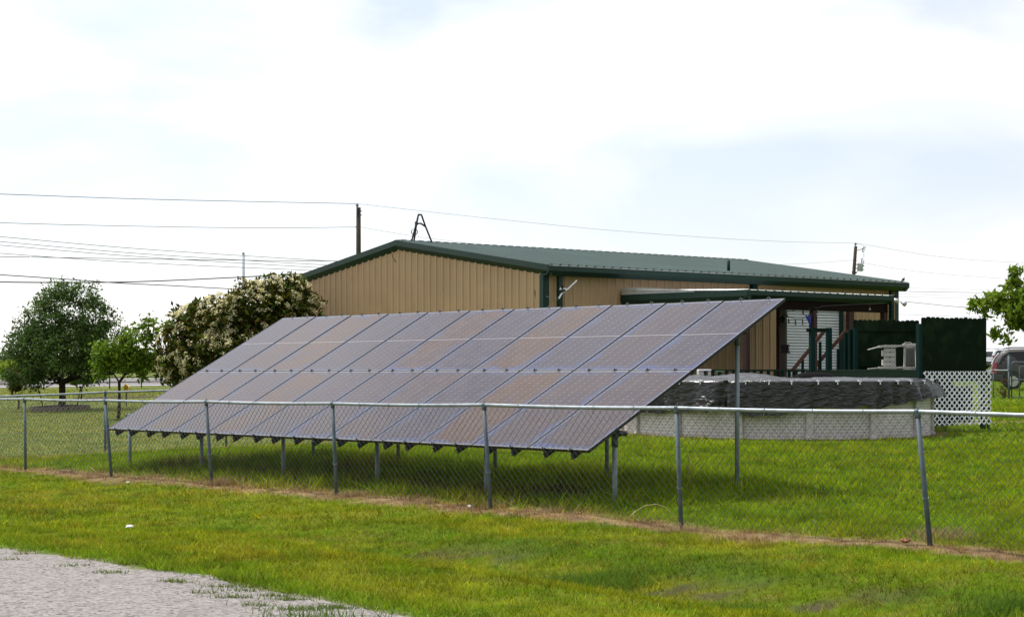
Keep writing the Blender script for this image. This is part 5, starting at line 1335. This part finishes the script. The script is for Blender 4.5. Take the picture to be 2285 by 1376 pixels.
# ------------------------------------------------------------------ vehicles
def suv(label, loc, heading, paint, name='parked_suv'):
    root = thing(name, loc, label, 'car', 'parked estate cars', heading)
    Lc, hw, zb, zbelt, zr = 5.15, 1.0, .34, 1.12, 1.92
    # stations along x: (x, bottom, belt, roof, half width at belt, half width at roof)
    ST = [(-2.57, .55, 1.02, 1.05, .86, .80), (-2.52, .42, 1.12, 1.22, .93, .78), (-2.38, .40, 1.13, 1.50, .97, .77), (-2.10, .38, 1.14, 1.80, .99, .76), (-1.75, .36, 1.14, 1.90, 1.0, .77), (-.6, .36, 1.13, 1.92, 1.0, .78), (.35, .36, 1.12, 1.89, 1.0, .77), (.75, .36, 1.11, 1.76, 1.0, .76), (1.12, .36, 1.10, 1.40, 1.0, .78), (1.45, .36, 1.09, 1.17, 1.0, .84), (2.2, .38, 1.02, 1.08, .97, .82), (2.48, .42, .92, .98, .92, .78), (2.58, .50, .80, .86, .84, .72)]
    m = MB(); vs = []
    def ring(s):
        x, b, be, r, wb, wr = s
        mid = b + (be - b) * .55
        h = [(0, b), (wb * .80, b), (wb * .96, b + .10), (wb * 1.0, mid), (wb * .975, be), (wr + (wb - wr) * .45, be + (r - be) * .5), (wr * 1.0, r - .05 * min(1, (r - be) / .3)), (wr * .86, r + .0), (0, r + .02)]
        return [(x, y, z) for y, z in h] + [(x, -y, z) for y, z in h[-2:0:-1]]
    rings = [ring(s) for s in ST]; n = len(rings[0])
    for r in rings: vs += r
    fs = [(i * n + k, i * n + (k + 1) % n, (i + 1) * n + (k + 1) % n, (i + 1) * n + k) for i in range(len(ST) - 1) for k in range(n)]
    fs += [tuple(range(n - 1, -1, -1)), tuple((len(ST) - 1) * n + k for k in range(n))]
    m.add(vs, fs); body = m.build('body', paint, root, True, local=True)
    def side_y(x, z):
        xs = [s[0] for s in ST]; be = np.interp(x, xs, [s[2] for s in ST]); r = np.interp(x, xs, [s[3] for s in ST]); wb = np.interp(x, xs, [s[4] for s in ST]); wr = np.interp(x, xs, [s[5] for s in ST])
        f = np.clip((z - be) / max(.05, r - be), 0, 1); return wb * .975 + (wr - wb * .975) * f
    wins = [[(-2.28, 1.17), (-1.02, 1.17), (-1.02, 1.80), (-1.78, 1.78), (-2.06, 1.60)], [(-.94, 1.17), (-.05, 1.16), (-.05, 1.81), (-.94, 1.81)], [(.03, 1.16), (1.02, 1.15), (.92, 1.32), (.58, 1.72), (.03, 1.80)]]
    for sd in (1, -1):
        for w in wins:
            m = MB(); cx_ = sum(p[0] for p in w) / len(w); cz_ = sum(p[1] for p in w) / len(w)
            outp = [(x, sd * (side_y(x, z) + .008), z) for x, z in w]; inn = [(x, sd * (side_y(x, z) - .05), z) for x, z in w]
            k = len(w); m.add(outp + inn, [tuple(range(k)), tuple(range(2 * k - 1, k - 1, -1))] + [(i, (i + 1) % k, k + (i + 1) % k, k + i) for i in range(k)])
            m.build('window', M_glassdark, root, local=True)
        m = MB(); m.prism([(-2.60, sd * .80, .86), (-2.60, sd * .95, .86), (-2.42, sd * 1.0, .88), (-2.38, sd * .995, 1.30), (-2.50, sd * .955, 1.32), (-2.56, sd * .80, 1.30)], (0, 0, .001)) if False else None
        m.add([(-2.585, sd * .78, .74), (-2.575, sd * .93, .74), (-2.36, sd * 1.008, .76), (-2.33, sd * .975, 1.28), (-2.50, sd * .90, 1.30), (-2.53, sd * .76, 1.28)] + [(-2.3, sd * .7, .76), (-2.3, sd * .7, 1.28)], [(0, 1, 4, 5), (1, 2, 3, 4), (0, 1, 2, 6), (5, 4, 3, 7), (0, 6, 7, 5), (2, 6, 7, 3)])
        m.build('tail_light', M_red, root, local=True)
        m = MB(); m.box((2.5, sd * .68, .82), .14, .34, .2); m.build('headlight', M_bulb, root, local=True, bevel=.03)
        m = MB(); m.box((.85, sd * 1.09, 1.2), .16, .16, .18); m.build('mirror', paint, root, local=True, bevel=.03)
        m = MB(); m.tube([(-2.0, sd * .66, 1.93), (-1.8, sd * .66, 1.985), (-.1, sd * .66, 1.99), (.2, sd * .66, 1.93)], .025, 6); m.build('roof_rail', M_black, root, True, local=True)
        for x in (-.5, .52):
            m = MB(); m.box((x, sd * 1.005, 1.0), .2, .03, .035); m.build('door_handle', M_black, root, local=True)
        for x in (-1.62, 1.62):
            m = MB(); m.tube([(x, sd * .72, .40), (x, sd * 1.0, .40)], .40, 24); w_ = m.build('wheel', M_tyre, root, True, local=True)
            m = MB(); m.tube([(x, sd * .9, .40), (x, sd * 1.008, .40)], [.27, .25], 20)
            for k in range(5):
                a = 2 * math.pi * k / 5; d = Vector((math.cos(a), 0, math.sin(a))); m.beam(Vector((x, sd * 1.01, .40)), Vector((x, sd * 1.01, .40)) + d * .25, .085, .03, (0, 1, 0))
            m.build('rim', M_rim, w_, local=True)
            m = MB(); pa_ = []
            for k in range(13):
                a = math.pi * k / 12; pa_.append((x + .49 * math.cos(a), sd * .985, .40 + .50 * math.sin(a)))
            m.tube(pa_, .035, 6); m.add([(x, sd * 1.003, .40)] + [(p[0], sd * 1.003, p[2]) for p in pa_], [(0, 1 + k, 2 + k) for k in range(12)])
            m.build('wheel_arch', M_black, root, local=True)
    m = MB(); m.prism([(-2.66, -.9, .42), (-2.66, .9, .42), (-2.40, 1.02, .42), (-2.05, 1.01, .42), (-2.05, -1.01, .42), (-2.40, -1.02, .42)], (0, 0, .30)); m.build('bumper', M_plastic, root, local=True, bevel=.05)
    m = MB(); m.prism([(-2.67, -.88, .72), (-2.67, .88, .72), (-2.41, 1.015, .72), (-2.2, 1.0, .72), (-2.2, -1.0, .72), (-2.41, -1.015, .72)], (0, 0, .06)); m.build('bumper', paint, root, local=True, bevel=.02)
    m = MB(); m.prism([(2.62, -.86, .40), (2.62, .86, .40), (2.40, 1.0, .40), (2.05, 1.0, .40), (2.05, -1.0, .40), (2.40, -1.0, .40)], (0, 0, .30)); m.build('bumper', M_plastic, root, local=True, bevel=.05)
    m = MB(); m.prism([(-2.575, -.70, 1.20), (-2.425, -.68, 1.50), (-2.225, -.64, 1.72), (-2.12, -.64, 1.72), (-2.3, -.7, 1.20)], (0, 1.34, 0)); m.build('window', M_glassdark, root, local=True)
    m = MB(); m.add([(1.50, -.76, 1.19), (1.50, .76, 1.19), (.82, .70, 1.76), (.82, -.70, 1.76), (1.2, .7, 1.15), (1.2, -.7, 1.15)], [(0, 1, 2, 3), (0, 5, 4, 1), (1, 4, 2), (0, 3, 5)]); m.build('windscreen', M_glassdark, root, local=True)
    m = MB(); m.box((-2.585, 0, .93), .02, .5, .13); m.build('number_plate', M_white, root, local=True)
    return root
cy_ = 80.0
cl = at(2212, 0, cy_); hd = R(-14)
cx0 = cl.x + 2.75; cyy = cy_ + .3
zz_ = EYE - (866 - HY) * 79.5 / FPX
suv('dark grey estate car parked with its rear showing at the right edge', Vector((cx0, cyy, gz1(cx0, cyy))), hd, M_silvercar)
wl0 = at(2196, 0, 166.0); hd2 = R(33)
suv('white estate car parked far behind the grey one beside the dark screen', Vector((wl0.x + 2.75, 169.0, EYE - (822.5 - HY) * 167 / FPX)), hd2, M_whitecar)

# ------------------------------------------------------------------ utility poles, wires, flagpole
PY1, PY2 = 95.0, 134.0
pb1 = at(800, 0, PY1); z1 = gz1(pb1.x, pb1.y); pt1 = at(800, 463, PY1)
p1 = thing('utility_pole', (pb1.x, pb1.y, z1), 'bare dark wooden utility pole rising behind the left roof slope', 'utility pole', 'utility poles')
m = MB(); m.tube([(pb1.x, pb1.y, z1 - .3), pt1], [.17, .125], 12); m.build('pole_shaft', M_wood, p1, True)
m = MB(); i0 = at(797.2, 464, PY1 - .1); i1 = at(797.2, 454.5, PY1 - .1); m.tube([i0 - UP * .4, i1], .03, 6)
for y, r in ((462, .05), (459.5, .085), (457.5, .085), (455.5, .06)): c = at(797.2, y, PY1 - .1); m.tube([c - UP * .025, c + UP * .025], r, 10)
m.build('insulator', M_porc, p1, True)
m = MB(); m.box(at(798.8, 475, PY1 - .16), .06, .06, .55); m.box(at(806, 471, PY1), .05, .05, .06); m.box(at(806, 480, PY1), .05, .05, .06); m.box(at(796, 507, PY1), .12, .06, .06); m.build('hardware', M_black, p1)
pb2 = at(1905.5, 0, PY2); z2 = gz1(pb2.x, pb2.y); pt2 = at(1909.5, 549.5, PY2); lowp = at(1905, 611, PY2)
p2 = thing('utility_pole', (at(1896, 0, PY2).x, PY2, z2), 'leaning wooden utility pole carrying a grey transformer behind the roof', 'utility pole', 'utility poles')
ax_ = (pt2 - lowp).normalized(); base2 = pt2 - ax_ * ((pt2.z - z2 + .3) / ax_.z)
m = MB(); m.tube([base2, pt2], [.19, .125], 12); m.build('pole_shaft', M_wood, p2, True)
W2 = lambda x, y, d=0: at(x, y, PY2 + d)
m = MB(); m.tube([W2(1908.3, 557), W2(1909, 543)], .03, 6)
for y, r in ((547, .06), (545.5, .10), (544, .10), (542.5, .07)): m.tube([W2(1909, y) - UP * .02, W2(1909, y) + UP * .02], r, 10)
m.build('insulator', M_porc, p2, True)
m = MB(); tcen = W2(1919.5, 596.5); m.tube([tcen - ax_ * .30, tcen - ax_ * .28, tcen + ax_ * .27, tcen + ax_ * .30], [.20, .225, .225, .235], 18); tr_ = m.build('transformer', M_trans, p2, True)
m = MB(); m.tube([W2(1923, 587), W2(1923.2, 578)], [.05, .035], 8); m.ball(W2(1923.4, 578), .07, 8, 6); m.tube([W2(1927, 588), W2(1927.5, 580)], .03, 8); m.build('bushing', M_porc, tr_, True)
m = MB(); m.box(W2(1927, 593), .1, .1, .1); m.box(W2(1926.5, 601.5), .12, .08, .05); m.box(W2(1911.5, 590), .2, .06, .07); m.box(W2(1911, 598.5), .2, .06, .07); m.build('bracket', M_cablegrey, tr_)
m = MB(); m.tube([W2(1913, 559), W2(1925, 554.5)], .03, 6); m.tube([W2(1924, 560), W2(1928.2, 550.5)], .045, 7); m.tube([W2(1926.5, 562), W2(1931, 553)], .025, 6); m.box(W2(1929.5, 551.5), .2, .05, .05); m.box(W2(1925.5, 562), .14, .05, .05); m.build('fuse_cutout', M_porc, p2)
m = MB(); m.tube([W2(1928, 563), W2(1927, 572), W2(1923.5, 578)], .008, 4); m.tube([W2(1928, 563), W2(1928, 579)], .008, 4); m.tube([W2(1909, 543), W2(1920, 545), W2(1928.3, 549)], .008, 4); m.build('jumper_wire', M_cablegrey, p2)
m = MB(); m.box(W2(1904, 607), .22, .2, .06); m.prism([W2(1902.5, 606), W2(1914, 606.5), W2(1911, 610), W2(1903, 610.5)], (0, .2, 0)); m.build('cable_bracket', M_black, p2)

def wire(label, pts, r=.012, m_=M_cable, group='overhead wires'):
    """pts: (px,py,Y) knots, smoothed"""
    q = np.array([tuple(at(*p)) for p in pts]); n = len(q); o = []
    for i in range(n - 1):
        p0 = q[max(i - 1, 0)]; p1_ = q[i]; p2_ = q[i + 1]; p3 = q[min(i + 2, n - 1)]
        for t in np.linspace(0, 1, 9)[:-1]:
            o.append(.5 * ((2 * p1_) + (-p0 + p2_) * t + (2 * p0 - 5 * p1_ + 4 * p2_ - p3) * t * t + (-p0 + 3 * p1_ - 3 * p2_ + p3) * t ** 3))
    o.append(q[-1]); m = MB(); m.tube(o, r, 5); w = m.build('overhead_wire', m_, None, True)
    return tag(w, label, 'wire', group)
wire('topmost wire running from the left pole insulator out to the left edge', [(-400, 420, 60), (0, 433, 72), (350, 445, 83), (797, 454.5, 95)], .017, M_cablegrey)
wire('second wire from the top running left from below the top of the left pole', [(-400, 478, 60), (0, 497, 72), (350, 505.5, 83), (600, 508.5, 90), (795, 506.5, 95)], .015, M_cablegrey)
wire('long faint top wire slung between the two utility poles above the roof', [(797, 454.5, 95), (1100, 488, 105), (1400, 517, 115), (1700, 537, 126), (1909, 542.5, 134)], .010, M_cablegrey)
wire('faint lower wire dropping from the left pole behind the roof ridge', [(803, 506.5, 95), (900, 523, 98), (1010, 538, 101), (1300, 570, 110), (1700, 590, 125), (1904, 580.5, 134)], .009, M_cablegrey)
wire('faint top wire running from the right pole to the right edge', [(1909, 542.5, 134), (1950, 549, 137), (2100, 573, 144), (2285, 586, 152), (2700, 600, 170)], .011, M_cablegrey)
wire('faint lower wire running from the right pole to the right edge', [(1908, 580, 134), (1935, 588, 136), (2050, 606, 142), (2180, 617, 148), (2285, 623, 152), (2700, 640, 170)], .010, M_cablegrey)
for lab, a, b, c_ in (('upper strand of the fan of four thin wires dropping right toward the gable', 528, 556.5, 583.5), ('second strand down of the fan of four thin wires dropping right toward the gable', 539, 567, 593), ('third strand down of the fan of four thin wires dropping right toward the gable', 547, 574, 599.5), ('lowest strand of the fan of four thin wires dropping right toward the gable', 565, 587, 606)):
    wire(lab, [(-300, a - 26, 84), (0, a, 92), (330, b, 100), (760, c_, 112), (1000, c_ + 12, 120)], .019, M_cablegrey, 'fan of thin wires')
wire('straight dark wire nearly level across the left sky', [(-300, 568, 62), (0, 572.5, 68), (400, 579, 76), (760, 582.5, 84), (900, 583, 88)], .015)
wire('thick dark cable sagging level then rising right to the eave behind the shrub', [(-300, 622, 60), (0, 629, 63), (200, 630, 66), (330, 627.5, 68), (500, 620, 71), (690, 610, 75), (780, 604, 78)], .024)
wire('thick dark cable falling right behind the flowering shrub', [(-300, 595, 58), (0, 613, 62), (150, 623, 65), (260, 631, 67), (400, 638, 70), (550, 646, 74), (760, 654, 80)], .020)
for lab, ya, yb, r, m_ in (('highest faint wire right of the building beyond the eave', 642, 646, .007, M_cablegrey), ('darkest upper wire right of the building beyond the eave', 650, 652.5, .013, M_cable), ('third faint wire right of the building beyond the eave', 656, 660, .007, M_cablegrey), ('fourth faint wire right of the building beyond the eave', 662, 666, .007, M_cablegrey), ('thick dark wire right of the building reaching the leafy branch', 673, 686, .016, M_cable), ('low thin wire just above the dark green screens', 701.5, 707, .009, M_cablegrey)):
    wire(lab, [(1900, ya - 2, 100), (2018, ya, 104), (2170, yb, 112), (2400, yb + 3, 124)], r, m_, 'wires right of the building')
fpx = at(543, 0, 110); fz = gz1(fpx.x, fpx.y)
fl_ = thing('flagpole', (fpx.x, fpx.y, fz), 'thin white flagpole with a ball top above the flowering shrub', 'flagpole')
m = MB(); m.tube([(fpx.x, fpx.y, fz), at(543, 568, 110)], [.13, .10], 10); m.build('pole_shaft', M_trans, fl_, True)
m = MB(); m.ball(at(543, 566, 110), .085, 10, 6); m.tube([at(543, 572, 110) - UP * .02, at(543, 572, 110) + UP * .02], .10, 8); m.build('finial', M_galvpost, fl_, True)

# ------------------------------------------------------------------ litter and weeds
def crumple(label, px, py, z, rx, ry, rz, m_, name='paper_scrap', cat='litter', grp='litter on the grass'):
    p = atz(px, py, z); g = gz1(p.x, p.y); mb = MB(); mb.ball((p.x, p.y, g + rz * .9 + .03), 1, 10, 6, (rx, ry, rz))
    mb.v = [(x + random.uniform(-.25, .25) * rx, y + random.uniform(-.25, .25) * ry, zq + random.uniform(-.5, .5) * rz) for x, y, zq in mb.v]
    return tag(mb.build(name, m_), label, cat, grp)
crumple('flat scrap of white paper lying on the verge grass near the lane', 289, 1167, 0, .042, .03, .012, M_paper)
crumple('small white scrap beside the base of a fence post in the dry strip', 1047, 1135, .02, .022, .02, .014, M_paper)
crumple('small crumpled pale litter in the dry strip at the left', 285, 1071, 0, .032, .02, .012, M_paper)
crumple('curled brown dry leaf lying at the fence line near the right post', 2022, 1217, .06, .042, .03, .02, M_dryleaf, 'dry_leaf', 'leaf', None)
def stalk(label, pts, r=.004):
    q = [atz(*pts[0])] if False else None
    b = atz(pts[0][0], pts[0][1], .03); Y = b.y; P = [at(x, y, Y) for x, y in pts]
    mb = MB(); mb.tube(P, [r] * (len(P) - 1) + [r * .4], 5); mb.tube([P[-2], P[-1]], [r * 2.2, r * .6], 5)
    tag(mb.build('dry_stalk', M_straw, None, True), label, 'weed', 'dry weed stalks')
stalk('long straw stalk arching over left from the fence post base', [(1524, 1176), (1505, 1150), (1485, 1131), (1465, 1124), (1440, 1127), (1418, 1140), (1402, 1155)], .0032)
stalk('upright straw stalk standing in the lawn right of the fence post', [(1545, 1112), (1541, 1090), (1537, 1060), (1536, 1030), (1538, 1010)], .0045)
stalk('thin slanting dry stalk at the fence foot between two right hand posts', [(1830, 1188), (1822, 1170), (1814, 1157)], .0035)
stalk('thin dry stalk leaning in front of the left fence posts', [(222, 1058), (212, 1050), (202, 1042)], .0045)
